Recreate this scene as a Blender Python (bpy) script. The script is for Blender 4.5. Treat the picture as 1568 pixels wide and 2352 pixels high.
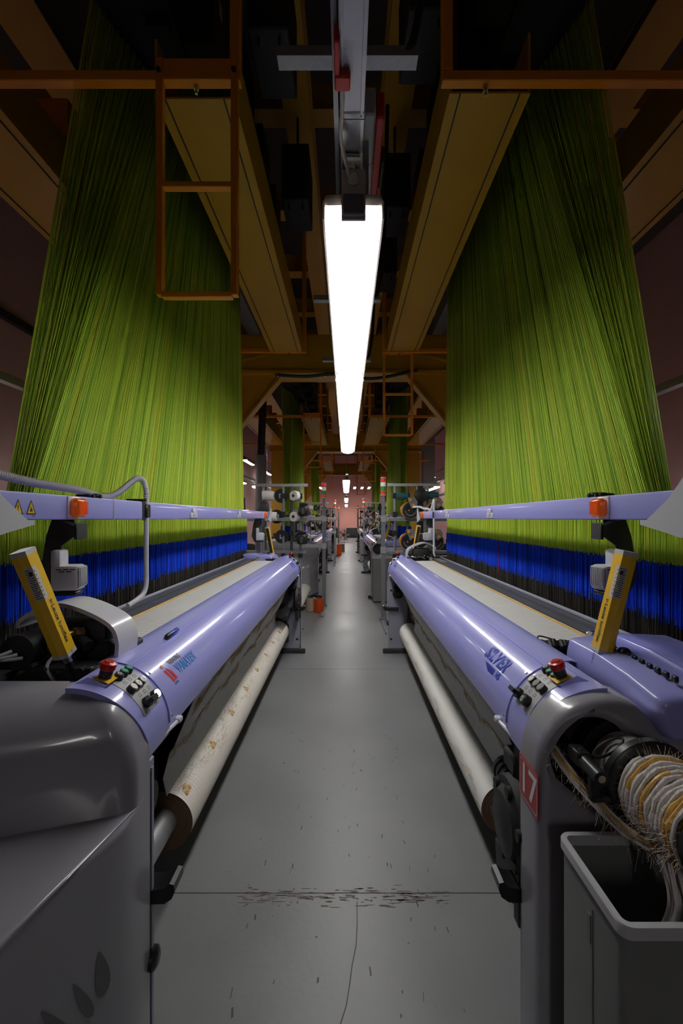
import bpy, bmesh, math, random
import numpy as np
from mathutils import Vector, Matrix

R = math.radians
rng = random.Random(7)
nr = np.random.RandomState(5)
scene = bpy.context.scene
for o in list(bpy.data.objects):
    bpy.data.objects.remove(o)

# ---------------- camera ----------------
FPX, W0, H0 = 1045.0, 1568, 2352
cd = bpy.data.cameras.new('camera')
cd.sensor_fit = 'VERTICAL'
cd.sensor_height = 36.0
cd.sensor_width = 24.0
cd.lens = FPX / H0 * 36.0
cd.shift_x = -11.0 / H0
cd.shift_y = 14.0 / H0
cd.clip_start = 0.03
cd.clip_end = 200
cam = bpy.data.objects.new('camera', cd)
cam.location = (0, 0, 1.5)
cam.rotation_euler = (R(90), 0, 0)
scene.collection.objects.link(cam)
scene.camera = cam

# ---------------- world / exposure ----------------
wd = bpy.data.worlds.new('world')
wd.use_nodes = True
wd.node_tree.nodes['Background'].inputs[0].default_value = (0.8, 0.85, 1.0, 1)
wd.node_tree.nodes['Background'].inputs[1].default_value = 0.0015
scene.world = wd
scene.view_settings.view_transform = 'Standard'
scene.view_settings.look = 'None'
scene.view_settings.exposure = 0.0
scene.view_settings.gamma = 1.0
scene.view_settings.use_curve_mapping = False
cy = scene.cycles
cy.max_bounces = 5
cy.diffuse_bounces = 3
cy.glossy_bounces = 3
cy.transmission_bounces = 2
cy.caustics_reflective = False
cy.caustics_refractive = False
cy.use_adaptive_sampling = True
cy.adaptive_threshold = 0.04
LAMP = 19.0          # strength of every ceiling tube cover

# ---------------- materials ----------------
MATS = {}
def mat(name, col, rough=0.5, metal=0.0, coat=0.0, emit=0.0, spec=0.5, noise=0.0, nscale=8.0, bump=0.0, bscale=60.0, alpha=1.0, trans=0.0):
    m = bpy.data.materials.new(name)
    m.use_nodes = True
    nt = m.node_tree
    b = nt.nodes['Principled BSDF']
    b.inputs['Base Color'].default_value = (*col, 1)
    b.inputs['Roughness'].default_value = rough
    b.inputs['Metallic'].default_value = metal
    b.inputs['Coat Weight'].default_value = coat
    b.inputs['Coat Roughness'].default_value = 0.08
    b.inputs['Specular IOR Level'].default_value = spec
    b.inputs['Transmission Weight'].default_value = trans
    if emit:
        b.inputs['Emission Color'].default_value = (*col, 1)
        b.inputs['Emission Strength'].default_value = emit
    tc = None
    if noise or bump:
        tc = nt.nodes.new('ShaderNodeTexCoord')
    if noise:
        n = nt.nodes.new('ShaderNodeTexNoise')
        n.inputs['Scale'].default_value = nscale
        n.inputs['Detail'].default_value = 6
        nt.links.new(tc.outputs['Object'], n.inputs['Vector'])
        mx = nt.nodes.new('ShaderNodeMix')
        mx.data_type = 'RGBA'
        mx.inputs['A'].default_value = (*[c * (1 - noise) for c in col], 1)
        mx.inputs['B'].default_value = (*[min(1, c * (1 + noise)) for c in col], 1)
        nt.links.new(n.outputs['Fac'], mx.inputs['Factor'])
        nt.links.new(mx.outputs['Result'], b.inputs['Base Color'])
        mr = nt.nodes.new('ShaderNodeMapRange')
        mr.inputs['To Min'].default_value = max(0.02, rough * (0.97 if coat else 0.75))
        mr.inputs['To Max'].default_value = min(1, rough * (1.03 if coat else 1.3))
        nt.links.new(n.outputs['Fac'], mr.inputs['Value'])
        nt.links.new(mr.outputs['Result'], b.inputs['Roughness'])
    if bump:
        n2 = nt.nodes.new('ShaderNodeTexNoise')
        n2.inputs['Scale'].default_value = bscale
        n2.inputs['Detail'].default_value = 3
        nt.links.new(tc.outputs['Object'], n2.inputs['Vector'])
        bp = nt.nodes.new('ShaderNodeBump')
        bp.inputs['Strength'].default_value = bump
        bp.inputs['Distance'].default_value = 0.004
        nt.links.new(n2.outputs['Fac'], bp.inputs['Height'])
        nt.links.new(bp.outputs['Normal'], b.inputs['Normal'])
    MATS[name] = m
    return m

mat('lavender', (0.36, 0.36, 0.80), 0.32, coat=0.6, noise=0.02, nscale=3)
mat('grey_paint', (0.31, 0.30, 0.335), 0.3, coat=0.5, noise=0.06, nscale=4)
mat('grey_dark_paint', (0.14, 0.14, 0.15), 0.4, noise=0.1)
mat('grey_light', (0.5, 0.5, 0.52), 0.4, noise=0.05)
mat('frame_grey', (0.34, 0.34, 0.42), 0.4, noise=0.06)
mat('white_plastic', (0.62, 0.61, 0.66), 0.3, coat=0.3, noise=0.03)
mat('cream_plastic', (0.55, 0.50, 0.46), 0.35, noise=0.04)
mat('black_plastic', (0.014, 0.014, 0.015), 0.35, noise=0.2)
mat('black_iron', (0.02, 0.02, 0.021), 0.55, noise=0.3, nscale=20)
mat('dark_metal', (0.07, 0.07, 0.075), 0.45, metal=0.6, noise=0.3, nscale=20)
mat('steel', (0.55, 0.56, 0.58), 0.25, metal=1.0, noise=0.12, nscale=25)
mat('galvanised', (0.42, 0.42, 0.44), 0.45, metal=0.7, noise=0.2, nscale=30)
mat('brass', (0.5, 0.35, 0.12), 0.3, metal=1.0)
mat('yellow_paint', (0.60, 0.30, 0.015), 0.42, noise=0.10, nscale=3, bump=0.05)
mat('orange_paint', (0.88, 0.29, 0.012), 0.38, noise=0.10, nscale=5, bump=0.08)
mat('signal_yellow', (0.85, 0.50, 0.01), 0.35, coat=0.2)
mat('red_plastic', (0.55, 0.012, 0.01), 0.3, coat=0.4)
mat('plate_red', (0.42, 0.012, 0.012), 0.35)
mat('white_print', (0.8, 0.8, 0.8), 0.5)
mat('black_print', (0.01, 0.01, 0.012), 0.5)
mat('blue_print', (0.01, 0.04, 0.45), 0.4)
mat('sky_print', (0.02, 0.22, 0.62), 0.4)
mat('red_print', (0.6, 0.01, 0.01), 0.4)
mat('blue_ink', (0.01, 0.02, 0.5), 0.3, coat=0.3)
mat('green_button', (0.02, 0.32, 0.20), 0.35)
mat('button_cream', (0.6, 0.56, 0.48), 0.4)
mat('label_grey', (0.42, 0.42, 0.43), 0.5)
mat('sticker', (0.55, 0.53, 0.5), 0.6)
mat('amber', (0.9, 0.13, 0.005), 0.15, coat=0.6, emit=0.10)
mat('white_lit', (1.0, 0.97, 0.95), 0.4, emit=1.2)
mat('lens_red', (0.7, 0.01, 0.01), 0.2, coat=0.5, emit=0.25)
mat('lens_green', (0.01, 0.28, 0.08), 0.2, coat=0.5, emit=0.1)
mat('lens_white', (0.8, 0.75, 0.6), 0.2, coat=0.5, emit=0.15)
mat('lens_orange', (0.75, 0.08, 0.01), 0.2, coat=0.5, emit=0.12)
mat('tube_light', (1.0, 0.99, 0.97), 0.4, emit=LAMP)
mat('gold_yarn', (0.75, 0.40, 0.09), 0.4, metal=0.1, noise=0.5, nscale=60)
mat('white_yarn', (0.72, 0.68, 0.66), 0.8, noise=0.15, nscale=80, bump=0.3, bscale=300)
mat('copper_thread', (0.75, 0.10, 0.01), 0.3, metal=0.4, noise=0.2, nscale=50)
mat('beige_thread', (0.55, 0.42, 0.30), 0.4, metal=0.3, noise=0.2, nscale=50)
mat('teal', (0.02, 0.09, 0.10), 0.4)
mat('knob_orange', (0.7, 0.25, 0.01), 0.4)
mat('wall_pink', (0.78, 0.36, 0.30), 0.8, noise=0.06, nscale=0.8)
mat('wall_pink_bright', (0.72, 0.40, 0.39), 0.8, noise=0.08, nscale=1.2)
mat('wall_left', (0.34, 0.29, 0.28), 0.8, noise=0.06, nscale=0.8)
mat('concrete', (0.30, 0.29, 0.28), 0.85, noise=0.15, nscale=3)
mat('ceiling_dark', (0.10, 0.085, 0.075), 0.9, noise=0.2, nscale=2)
mat('cardboard', (0.34, 0.19, 0.12), 0.8, noise=0.2)
mat('flower_green', (0.42, 0.48, 0.28), 0.8)
mat('flower_orange', (0.75, 0.16, 0.01), 0.6)
mat('wire', (0.25, 0.20, 0.20), 0.5, metal=0.5)

def N(nt, t, **k):
    n = nt.nodes.new(t)
    for a, b in k.items():
        setattr(n, a, b)
    return n

def ramp(nt, stops):
    r = nt.nodes.new('ShaderNodeValToRGB')
    e = r.color_ramp.elements
    while len(e) > 1:
        e.remove(e[-1])
    e[0].position, e[0].color = stops[0][0], (*stops[0][1], 1)
    for p, c in stops[1:]:
        x = e.new(p)
        x.color = (*c, 1)
    return r

def thread_mat(name, stops, rough=0.55):
    m = mat(name, stops[0][1], rough)
    nt = m.node_tree
    g = N(nt, 'ShaderNodeNewGeometry')
    r = ramp(nt, stops)
    nt.links.new(g.outputs['Random Per Island'], r.inputs[0])
    nt.links.new(r.outputs[0], nt.nodes['Principled BSDF'].inputs['Base Color'])
    nt.nodes['Principled BSDF'].inputs['Specular IOR Level'].default_value = 0.2
    return m
thread_mat('cord_green', [(0, (0.28, 0.48, 0.05)), (0.12, (0.42, 0.64, 0.05)), (0.45, (0.56, 0.76, 0.06)), (0.8, (0.66, 0.82, 0.09)), (0.96, (0.74, 0.74, 0.07)), (1, (0.70, 0.46, 0.04))])
thread_mat('cord_deep', [(0, (0.22, 0.44, 0.04)), (0.6, (0.34, 0.58, 0.05)), (1, (0.46, 0.68, 0.06))])
thread_mat('cord_yellow', [(0, (0.62, 0.62, 0.05)), (0.7, (0.78, 0.74, 0.06)), (1, (0.75, 0.45, 0.04))])
thread_mat('cord_blue', [(0, (0.002, 0.03, 0.35)), (0.35, (0.008, 0.06, 0.75)), (1, (0.02, 0.11, 0.98))])
thread_mat('cord_grey', [(0, (0.02, 0.018, 0.015)), (0.5, (0.06, 0.055, 0.045)), (1, (0.13, 0.12, 0.10))])
thread_mat('hair', [(0, (0.5, 0.25, 0.05)), (0.35, (0.7, 0.6, 0.45)), (1, (0.8, 0.75, 0.7))])

# floor: worn grey epoxy
def floor_mat():
    m = mat('floor_epoxy', (0.22, 0.22, 0.225), 0.3)
    nt = m.node_tree
    b = nt.nodes['Principled BSDF']
    tc = N(nt, 'ShaderNodeTexCoord')
    n1 = N(nt, 'ShaderNodeTexNoise'); n1.inputs['Scale'].default_value = 1.3; n1.inputs['Detail'].default_value = 8
    nt.links.new(tc.outputs['Object'], n1.inputs['Vector'])
    r1 = ramp(nt, [(0.3, (0.185, 0.188, 0.195)), (0.55, (0.225, 0.228, 0.232)), (0.75, (0.245, 0.245, 0.245))])
    nt.links.new(n1.outputs['Fac'], r1.inputs[0])
    # dark scuffs
    mp = N(nt, 'ShaderNodeMapping'); mp.inputs['Scale'].default_value = (7, 1.6, 1)
    mp.inputs['Rotation'].default_value = (0, 0, 0.25)
    nt.links.new(tc.outputs['Object'], mp.inputs['Vector'])
    n2 = N(nt, 'ShaderNodeTexNoise'); n2.inputs['Scale'].default_value = 3.2; n2.inputs['Detail'].default_value = 7; n2.inputs['Roughness'].default_value = 0.75
    nt.links.new(mp.outputs[0], n2.inputs['Vector'])
    r2 = ramp(nt, [(0.0, (1, 1, 1)), (0.29, (1, 1, 1)), (0.32, (0, 0, 0))])
    nt.links.new(n2.outputs['Fac'], r2.inputs[0])
    mx = N(nt, 'ShaderNodeMix', data_type='RGBA')
    nt.links.new(r2.outputs[0], mx.inputs['Factor'])
    nt.links.new(r1.outputs[0], mx.inputs['A'])
    mx.inputs['B'].default_value = (0.06, 0.05, 0.05, 1)
    # small specks
    n3 = N(nt, 'ShaderNodeTexNoise'); n3.inputs['Scale'].default_value = 34; n3.inputs['Detail'].default_value = 3
    nt.links.new(tc.outputs['Object'], n3.inputs['Vector'])
    r3 = ramp(nt, [(0.0, (1, 1, 1)), (0.235, (1, 1, 1)), (0.26, (0, 0, 0))])
    nt.links.new(n3.outputs['Fac'], r3.inputs[0])
    mx2 = N(nt, 'ShaderNodeMix', data_type='RGBA')
    nt.links.new(r3.outputs[0], mx2.inputs['Factor'])
    nt.links.new(mx.outputs['Result'], mx2.inputs['A'])
    mx2.inputs['B'].default_value = (0.07, 0.05, 0.045, 1)
    nt.links.new(mx2.outputs['Result'], b.inputs['Base Color'])
    rr = N(nt, 'ShaderNodeMapRange'); rr.inputs['To Min'].default_value = 0.27; rr.inputs['To Max'].default_value = 0.50
    nt.links.new(n1.outputs['Fac'], rr.inputs['Value'])
    nt.links.new(rr.outputs['Result'], b.inputs['Roughness'])
    n4 = N(nt, 'ShaderNodeTexNoise'); n4.inputs['Scale'].default_value = 40; n4.inputs['Detail'].default_value = 4
    nt.links.new(tc.outputs['Object'], n4.inputs['Vector'])
    bp = N(nt, 'ShaderNodeBump'); bp.inputs['Strength'].default_value = 0.25; bp.inputs['Distance'].default_value = 0.003
    nt.links.new(n4.outputs['Fac'], bp.inputs['Height'])
    nt.links.new(bp.outputs['Normal'], b.inputs['Normal'])
floor_mat()

# woven cloth: thin wavy coloured lines on a pale ground
def cloth_mat(name, ground, line, scale, dist, thresh, stretch=(1, 1, 1), rough=0.85):
    m = mat(name, ground, rough)
    nt = m.node_tree
    b = nt.nodes['Principled BSDF']
    b.inputs['Specular IOR Level'].default_value = 0.15
    tc = N(nt, 'ShaderNodeTexCoord')
    mp = N(nt, 'ShaderNodeMapping'); mp.inputs['Scale'].default_value = stretch
    nt.links.new(tc.outputs['Object'], mp.inputs['Vector'])
    w = N(nt, 'ShaderNodeTexWave'); w.bands_direction = 'Y'
    w.inputs['Scale'].default_value = scale; w.inputs['Distortion'].default_value = dist
    w.inputs['Detail'].default_value = 2; w.inputs['Detail Scale'].default_value = 0.6
    nt.links.new(mp.outputs[0], w.inputs['Vector'])
    r = ramp(nt, [(0, line), (thresh, line), (thresh + 0.06, ground), (1, ground)])
    nt.links.new(w.outputs['Fac'], r.inputs[0])
    n = N(nt, 'ShaderNodeTexNoise'); n.inputs['Scale'].default_value = 4
    nt.links.new(tc.outputs['Object'], n.inputs['Vector'])
    mx = N(nt, 'ShaderNodeMix', data_type='RGBA')
    mx.inputs['A'].default_value = (*ground, 1)
    nt.links.new(n.outputs['Fac'], mx.inputs['Factor'])
    nt.links.new(r.outputs[0], mx.inputs['B'])
    nt.links.new(mx.outputs['Result'], b.inputs['Base Color'])
cloth_mat('cloth_lined', (0.60, 0.59, 0.575), (0.30, 0.25, 0.21), 13, 8, 0.10)
cloth_mat('cloth_plain', (0.60, 0.59, 0.57), (0.57, 0.55, 0.52), 4, 5, 0.10)
cloth_mat('cloth_roll_wavy', (0.78, 0.74, 0.68), (0.62, 0.40, 0.27), 17, 9, 0.07, (1, 1, 1))
cloth_mat('cloth_roll_plain', (0.78, 0.76, 0.72), (0.76, 0.74, 0.69), 3, 5, 0.05)

# ---------------- mesh builder ----------------
class MB:
    def __init__(s):
        s.v, s.f, s.m = [], [], []
    def add(s, vs, fs, mi=0):
        k = len(s.v)
        s.v.extend([tuple(p) for p in vs])
        s.f.extend([tuple(i + k for i in f) for f in fs])
        s.m.extend([mi] * len(fs))
        return s
    def box(s, x0, x1, y0, y1, z0, z1, mi=0):
        if x0 > x1: x0, x1 = x1, x0
        if y0 > y1: y0, y1 = y1, y0
        if z0 > z1: z0, z1 = z1, z0
        vs = [(x, y, z) for z in (z0, z1) for y in (y0, y1) for x in (x0, x1)]
        return s.add(vs, [(0, 2, 3, 1), (4, 5, 7, 6), (0, 1, 5, 4), (2, 6, 7, 3), (0, 4, 6, 2), (1, 3, 7, 5)], mi)
    def rbox(s, x0, x1, y0, y1, z0, z1, b=0.01, seg=2, mi=0, M=None):
        bm = bmesh.new()
        bmesh.ops.create_cube(bm, size=1)
        sx, sy, sz = abs(x1 - x0), abs(y1 - y0), abs(z1 - z0)
        bmesh.ops.scale(bm, vec=(sx, sy, sz), verts=bm.verts)
        b = min(b, min(sx, sy, sz) * 0.45)
        bmesh.ops.bevel(bm, geom=bm.edges[:], offset=b, segments=seg, profile=0.5, affect='EDGES')
        c = Vector(((x0 + x1) / 2, (y0 + y1) / 2, (z0 + z1) / 2))
        if M is not None:
            vs = [M @ (v.co + c) for v in bm.verts]
        else:
            vs = [v.co + c for v in bm.verts]
        bm.verts.index_update()
        fs = [[v.index for v in f.verts] for f in bm.faces]
        bm.free()
        return s.add(vs, fs, mi)
    def obox(s, p0, p1, w, h, mi=0, up=(0, 0, 1)):
        p0, p1 = Vector(p0), Vector(p1)
        d = (p1 - p0).normalized()
        u = Vector(up)
        if abs(d.dot(u)) > 0.99: u = Vector((1, 0, 0))
        a = d.cross(u).normalized(); b = a.cross(d).normalized()
        vs = []
        for p in (p0, p1):
            for i, j in ((-1, -1), (1, -1), (1, 1), (-1, 1)):
                vs.append(p + a * i * w / 2 + b * j * h / 2)
        return s.add(vs, [(3, 2, 1, 0), (4, 5, 6, 7), (0, 1, 5, 4), (1, 2, 6, 5), (2, 3, 7, 6), (3, 0, 4, 7)], mi)
    def cyl(s, p0, p1, r0, r1=None, n=16, mi=0, cap=True):
        if r1 is None: r1 = r0
        return s.lathe(p0, p1, [(0, r0), (1, r1)], n, mi, cap)
    def lathe(s, p0, p1, prof, n=16, mi=0, cap=True):
        p0, p1 = Vector(p0), Vector(p1)
        d = (p1 - p0)
        dn = d.normalized()
        u = Vector((0, 0, 1)) if abs(dn.z) < 0.95 else Vector((1, 0, 0))
        a = dn.cross(u).normalized(); b = dn.cross(a).normalized()
        vs, fs = [], []
        for t, r in prof:
            c = p0 + d * t
            for i in range(n):
                an = 2 * math.pi * i / n
                vs.append(c + (a * math.cos(an) + b * math.sin(an)) * r)
        for k in range(len(prof) - 1):
            for i in range(n):
                j = (i + 1) % n
                fs.append((k * n + i, k * n + j, (k + 1) * n + j, (k + 1) * n + i))
        if cap:
            fs.append(tuple(range(n - 1, -1, -1)))
            fs.append(tuple((len(prof) - 1) * n + i for i in range(n)))
        return s.add(vs, fs, mi)
    def tube(s, pts, r, n=8, mi=0, cap=True):
        pts = [Vector(p) for p in pts]
        rs = r if isinstance(r, (list, tuple)) else [r] * len(pts)
        vs, fs = [], []
        pa = None
        for k, p in enumerate(pts):
            d = (pts[min(k + 1, len(pts) - 1)] - pts[max(k - 1, 0)]).normalized()
            if pa is None:
                u = Vector((0, 0, 1)) if abs(d.z) < 0.9 else Vector((1, 0, 0))
                a = d.cross(u).normalized()
            else:
                a = (pa - d * pa.dot(d)).normalized()
            pa = a
            b = d.cross(a)
            for i in range(n):
                an = 2 * math.pi * i / n
                vs.append(p + (a * math.cos(an) + b * math.sin(an)) * rs[k])
        for k in range(len(pts) - 1):
            for i in range(n):
                j = (i + 1) % n
                fs.append((k * n + i, k * n + j, (k + 1) * n + j, (k + 1) * n + i))
        if cap:
            fs.append(tuple(range(n - 1, -1, -1)))
            fs.append(tuple((len(pts) - 1) * n + i for i in range(n)))
        return s.add(vs, fs, mi)
    def prism(s, poly, axis, a0, a1, mi=0):
        """poly: 2D points; axis 'y' -> (x,z) extruded in y; 'x' -> (y,z); 'z' -> (x,y)"""
        n = len(poly)
        vs = []
        for a in (a0, a1):
            for p, q in poly:
                vs.append({'y': (p, a, q), 'x': (a, p, q), 'z': (p, q, a)}[axis])
        fs = [tuple(range(n)), tuple(range(2 * n - 1, n - 1, -1))]
        for i in range(n):
            j = (i + 1) % n
            fs.append((i, i + n, j + n, j))
        return s.add(vs, fs, mi)
    def sheet(s, prof, y0, y1, th=0.003, ny=1, mi=0):
        """open profile of (x,z) points extruded along y with thickness th"""
        n = len(prof)
        nor = []
        for i in range(n):
            a = prof[max(0, i - 1)]; b = prof[min(n - 1, i + 1)]
            dx, dz = b[0] - a[0], b[1] - a[1]
            l = math.hypot(dx, dz) or 1
            nor.append((dz / l, -dx / l))
        inner = [(p[0] + q[0] * th, p[1] + q[1] * th) for p, q in zip(prof, nor)]
        loop = list(prof) + inner[::-1]
        m = len(loop)
        vs, fs = [], []
        for k in range(ny + 1):
            y = y0 + (y1 - y0) * k / ny
            vs += [(p[0], y, p[1]) for p in loop]
        for k in range(ny):
            for i in range(m):
                j = (i + 1) % m
                fs.append((k * m + i, k * m + j, (k + 1) * m + j, (k + 1) * m + i))
        for k in (0, ny):
            for i in range(n - 1):
                fs.append((k * m + i, k * m + i + 1, k * m + m - 2 - i, k * m + m - 1 - i))
        return s.add(vs, fs, mi)
    def sphere(s, c, r, n=12, mi=0, sc=(1, 1, 1)):
        vs, fs = [], []
        k = n // 2
        for i in range(k + 1):
            ph = math.pi * i / k
            for j in range(n):
                th = 2 * math.pi * j / n
                vs.append((c[0] + r * sc[0] * math.sin(ph) * math.cos(th), c[1] + r * sc[1] * math.sin(ph) * math.sin(th), c[2] + r * sc[2] * math.cos(ph)))
        for i in range(k):
            for j in range(n):
                l = (j + 1) % n
                fs.append((i * n + j, (i + 1) * n + j, (i + 1) * n + l, i * n + l))
        return s.add(vs, fs, mi)
    def build(s, name, mats, parent=None, smooth=True, loc=None, fix=True):
        me = bpy.data.meshes.new(name)
        me.from_pydata(s.v, [], s.f)
        if isinstance(mats, str): mats = [mats]
        for q in mats: me.materials.append(MATS[q])
        if len(mats) > 1:
            me.polygons.foreach_set('material_index', s.m)
        if fix:
            bm = bmesh.new(); bm.from_mesh(me)
            bmesh.ops.recalc_face_normals(bm, faces=bm.faces)
            bm.to_mesh(me); bm.free()
        if smooth:
            me.polygons.foreach_set('use_smooth', [True] * len(me.polygons))
            me.set_sharp_from_angle(angle=R(38))
        me.update()
        o = bpy.data.objects.new(name, me)
        scene.collection.objects.link(o)
        if parent: o.parent = parent
        if loc: o.location = loc
        return o

def empty(name, loc=(0, 0, 0), rz=0.0):
    o = bpy.data.objects.new(name, None)
    o.empty_display_size = 0.1
    scene.collection.objects.link(o)
    o.location = loc
    o.rotation_euler = (0, 0, rz)
    return o

def tag(o, label=None, cat=None, group=None, kind=None):
    if label: o['label'] = label
    if cat: o['category'] = cat
    if group: o['group'] = group
    if kind: o['kind'] = kind
    return o

def copy_tree(o, parent=None):
    c = o.copy()
    scene.collection.objects.link(c)
    c.parent = parent
    for ch in list(o.children):
        copy_tree(ch, c)
    return c

def text_mesh(body, size, align='CENTER', bold=0.0, shear=0.0, space=1.0):
    cu = bpy.data.curves.new('lettering', 'FONT')
    cu.body = body; cu.size = size; cu.align_x = align; cu.align_y = 'CENTER'
    cu.offset = bold; cu.shear = shear; cu.space_character = space
    cu.resolution_u = 3
    ob = bpy.data.objects.new('lettering', cu)
    scene.collection.objects.link(ob)
    bpy.context.view_layer.update()
    dg = bpy.context.evaluated_depsgraph_get()
    me = ob.evaluated_get(dg).to_mesh()
    vs = [(v.co.x, v.co.y) for v in me.vertices]
    fs = [tuple(p.vertices) for p in me.polygons]
    ob.evaluated_get(dg).to_mesh_clear()
    bpy.data.objects.remove(ob); bpy.data.curves.remove(cu)
    return vs, fs

def text_on(fn, body, size, **k):
    vs, fs = text_mesh(body, size, **k)
    m = MB()
    m.add([fn(x, y) for x, y in vs], fs)
    return m

def prisms(P0, P1, r):
    """N thin three-sided prisms from P0 to P1 (arrays N x 3)"""
    if P0.ndim == 3:      # polyline cords: K+1 x N x 3
        K1, N_ = P0.shape[:2]
        offs = np.array([[r, 0, 0], [-r * 0.5, r * 0.87, 0], [-r * 0.5, -r * 0.87, 0]])
        V = (P0[:, :, None, :] + offs[None, None]).reshape(-1, 3)
        F = []
        b = np.arange(N_)[:, None, None] * 3
        for k in range(K1 - 1):
            a, c = k * N_ * 3, (k + 1) * N_ * 3
            F.append((np.array([[a, a + 1, c + 1, c], [a + 1, a + 2, c + 2, c + 1], [a + 2, a, c, c + 2]])[None] + b).reshape(-1, 4))
        return V, np.concatenate(F)
    N_ = len(P0)
    offs = np.array([[r, 0, 0], [-r * 0.5, r * 0.87, 0], [-r * 0.5, -r * 0.87, 0]])
    V = np.concatenate([P0[:, None, :] + offs[None], P1[:, None, :] + offs[None]], axis=1).reshape(-1, 3)
    base = np.arange(N_)[:, None, None] * 6
    F = np.array([[0, 1, 4, 3], [1, 2, 5, 4], [2, 0, 3, 5]])[None] + base
    return V, F.reshape(-1, 4)

def strand_obj(name, P0, P1, r, m, parent=None, idx=None):
    V, F = prisms(P0, P1, r)
    me = bpy.data.meshes.new(name)
    me.vertices.add(len(V)); me.vertices.foreach_set('co', V.astype(np.float32).ravel())
    nl = F.size
    me.loops.add(nl); me.loops.foreach_set('vertex_index', F.astype(np.int32).ravel())
    me.polygons.add(len(F))
    me.polygons.foreach_set('loop_start', np.arange(0, nl, 4, dtype=np.int32))
    for q in ([m] if isinstance(m, str) else m): me.materials.append(MATS[q])
    if idx is not None: me.polygons.foreach_set('material_index', np.tile(np.repeat(idx, 3), len(F) // (3 * len(idx))).astype(np.int32))
    me.update(); me.validate()
    o = bpy.data.objects.new(name, me)
    scene.collection.objects.link(o)
    if parent: o.parent = parent
    o['kind'] = 'stuff'
    return o

XC = -0.0245        # centre line of the aisle
Y0 = 1.08           # near end of the first pair of looms
L = 4.10            # loom length
PITCH = 7.3
ORD = ['nearest', 'second', 'third', 'farthest']

# ================= THE SETTING =================
def floor():
    fl = MB().box(-6, 6, -9.5, 37.2, -0.12, -0.012).build('floor', 'concrete', smooth=False)
    tag(fl, 'grey painted concrete floor of the weaving hall', kind='structure')
    ys = [-9.5, -8.98, -6.28, -3.58, -0.88] + [1.82 + 2.7 * k for k in range(14)]
    for a, b in zip(ys[:-1], ys[1:]):
        MB().box(-6, 6, a + 0.002, min(b, 37.2) - 0.002, -0.0118, 0.0).build('floor_slab', 'floor_epoxy', fl, smooth=False)
floor()
# worn paint along the cracked joint in front
def scuffs():
    m = MB()
    for i in range(150):
        x = rng.uniform(-0.42, 0.40); y = 1.80 + rng.gauss(0, 0.022)
        w = rng.uniform(0.004, 0.035); h = rng.uniform(0.001, 0.005)
        k = 6
        pts = [(x + w * math.cos(2 * math.pi * j / k) * rng.uniform(.6, 1), y + h * math.sin(2 * math.pi * j / k) * rng.uniform(.6, 1)) for j in range(k)]
        m.prism(pts, 'z', 0.0, 0.0006, 0 if i % 3 else 1)
    for i in range(70):
        x = rng.uniform(-0.4, 0.4); y = rng.uniform(1.36, 3.2)
        w = rng.uniform(0.001, 0.003); h = rng.uniform(0.004, 0.02)
        sk = rng.uniform(-.5, .5)
        m.prism([(x - w, y - h), (x + w, y - h * .7), (x + w + h * sk, y + h), (x - w + h * sk, y + h * .8)], 'z', 0.0, 0.0005, rng.choice([0, 1, 1]))
    # the long crack running towards the camera
    pts = [(0.042, 1.78), (0.04, 1.68), (0.035, 1.60), (0.02, 1.53), (0.012, 1.47), (0.0, 1.40), (-0.02, 1.34), (-0.03, 1.28)]
    for (ax, ay), (bx, by) in zip(pts[:-1], pts[1:]):
        m.prism([(ax - .0016, ay), (ax + .0016, ay), (bx + .0016, by), (bx - .0016, by)], 'z', 0.0, 0.0006, 1)
    o = m.build('floor_scuffs', ['scuff_brown', 'scuff_dark'], smooth=False)
    tag(o, 'chipped paint, scratches and crack across the grey floor', kind='structure')
mat('scuff_brown', (0.16, 0.11, 0.09), 0.7)
mat('scuff_dark', (0.075, 0.07, 0.07), 0.7)
scuffs()

mat('wall_pink_left', (0.60, 0.37, 0.35), 0.8, noise=0.06, nscale=0.8)
def structure():
    tag(MB().box(-6, 6, 37.0, 37.2, 0, 7).build('wall_far', 'wall_pink', smooth=False), 'pink painted end wall of the hall', kind='structure')
    wl = tag(MB().box(-4.7, -4.5, -9.5, 37.2, 0, 7).build('wall_left', 'wall_pink_left', smooth=False), 'dull pink side wall on the left', kind='structure')
    wr = tag(MB().box(5.6, 5.8, -9.5, 37.2, 0, 7).build('wall_right', 'wall_pink_bright', smooth=False), 'pink side wall on the right', kind='structure')
    tag(MB().box(-6, 6, -9.7, -9.5, 0, 7).build('wall_back', 'wall_left', smooth=False), 'wall behind the camera', kind='structure')
    tag(MB().box(-6, 6, -9.5, 37.2, 6.6, 6.8).build('ceiling', 'ceiling_dark', smooth=False), 'dark ceiling above the gantries', kind='structure')
    # side wall pillars and rails
    for y in (9.5, 16.5, 23.5, 30.5):
        MB().rbox(-4.5, -4.3, y, y + .4, 0, 6.6, .01).build('pillar', 'concrete', wl, smooth=False)
    MB().box(-4.5, -4.42, 0, 36, 4.1, 4.2).build('wall_rail', 'dark_metal', wl, smooth=False)
    for k in range(5):
        y = 17 + k * 4
        MB().box(5.54, 5.6, y, y + 3.2, 2.9, 3.0).box(5.54, 5.6, y, y + 3.2, 4.3, 4.36).build('wall_rail', 'concrete', wr, smooth=False)
structure()

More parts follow.
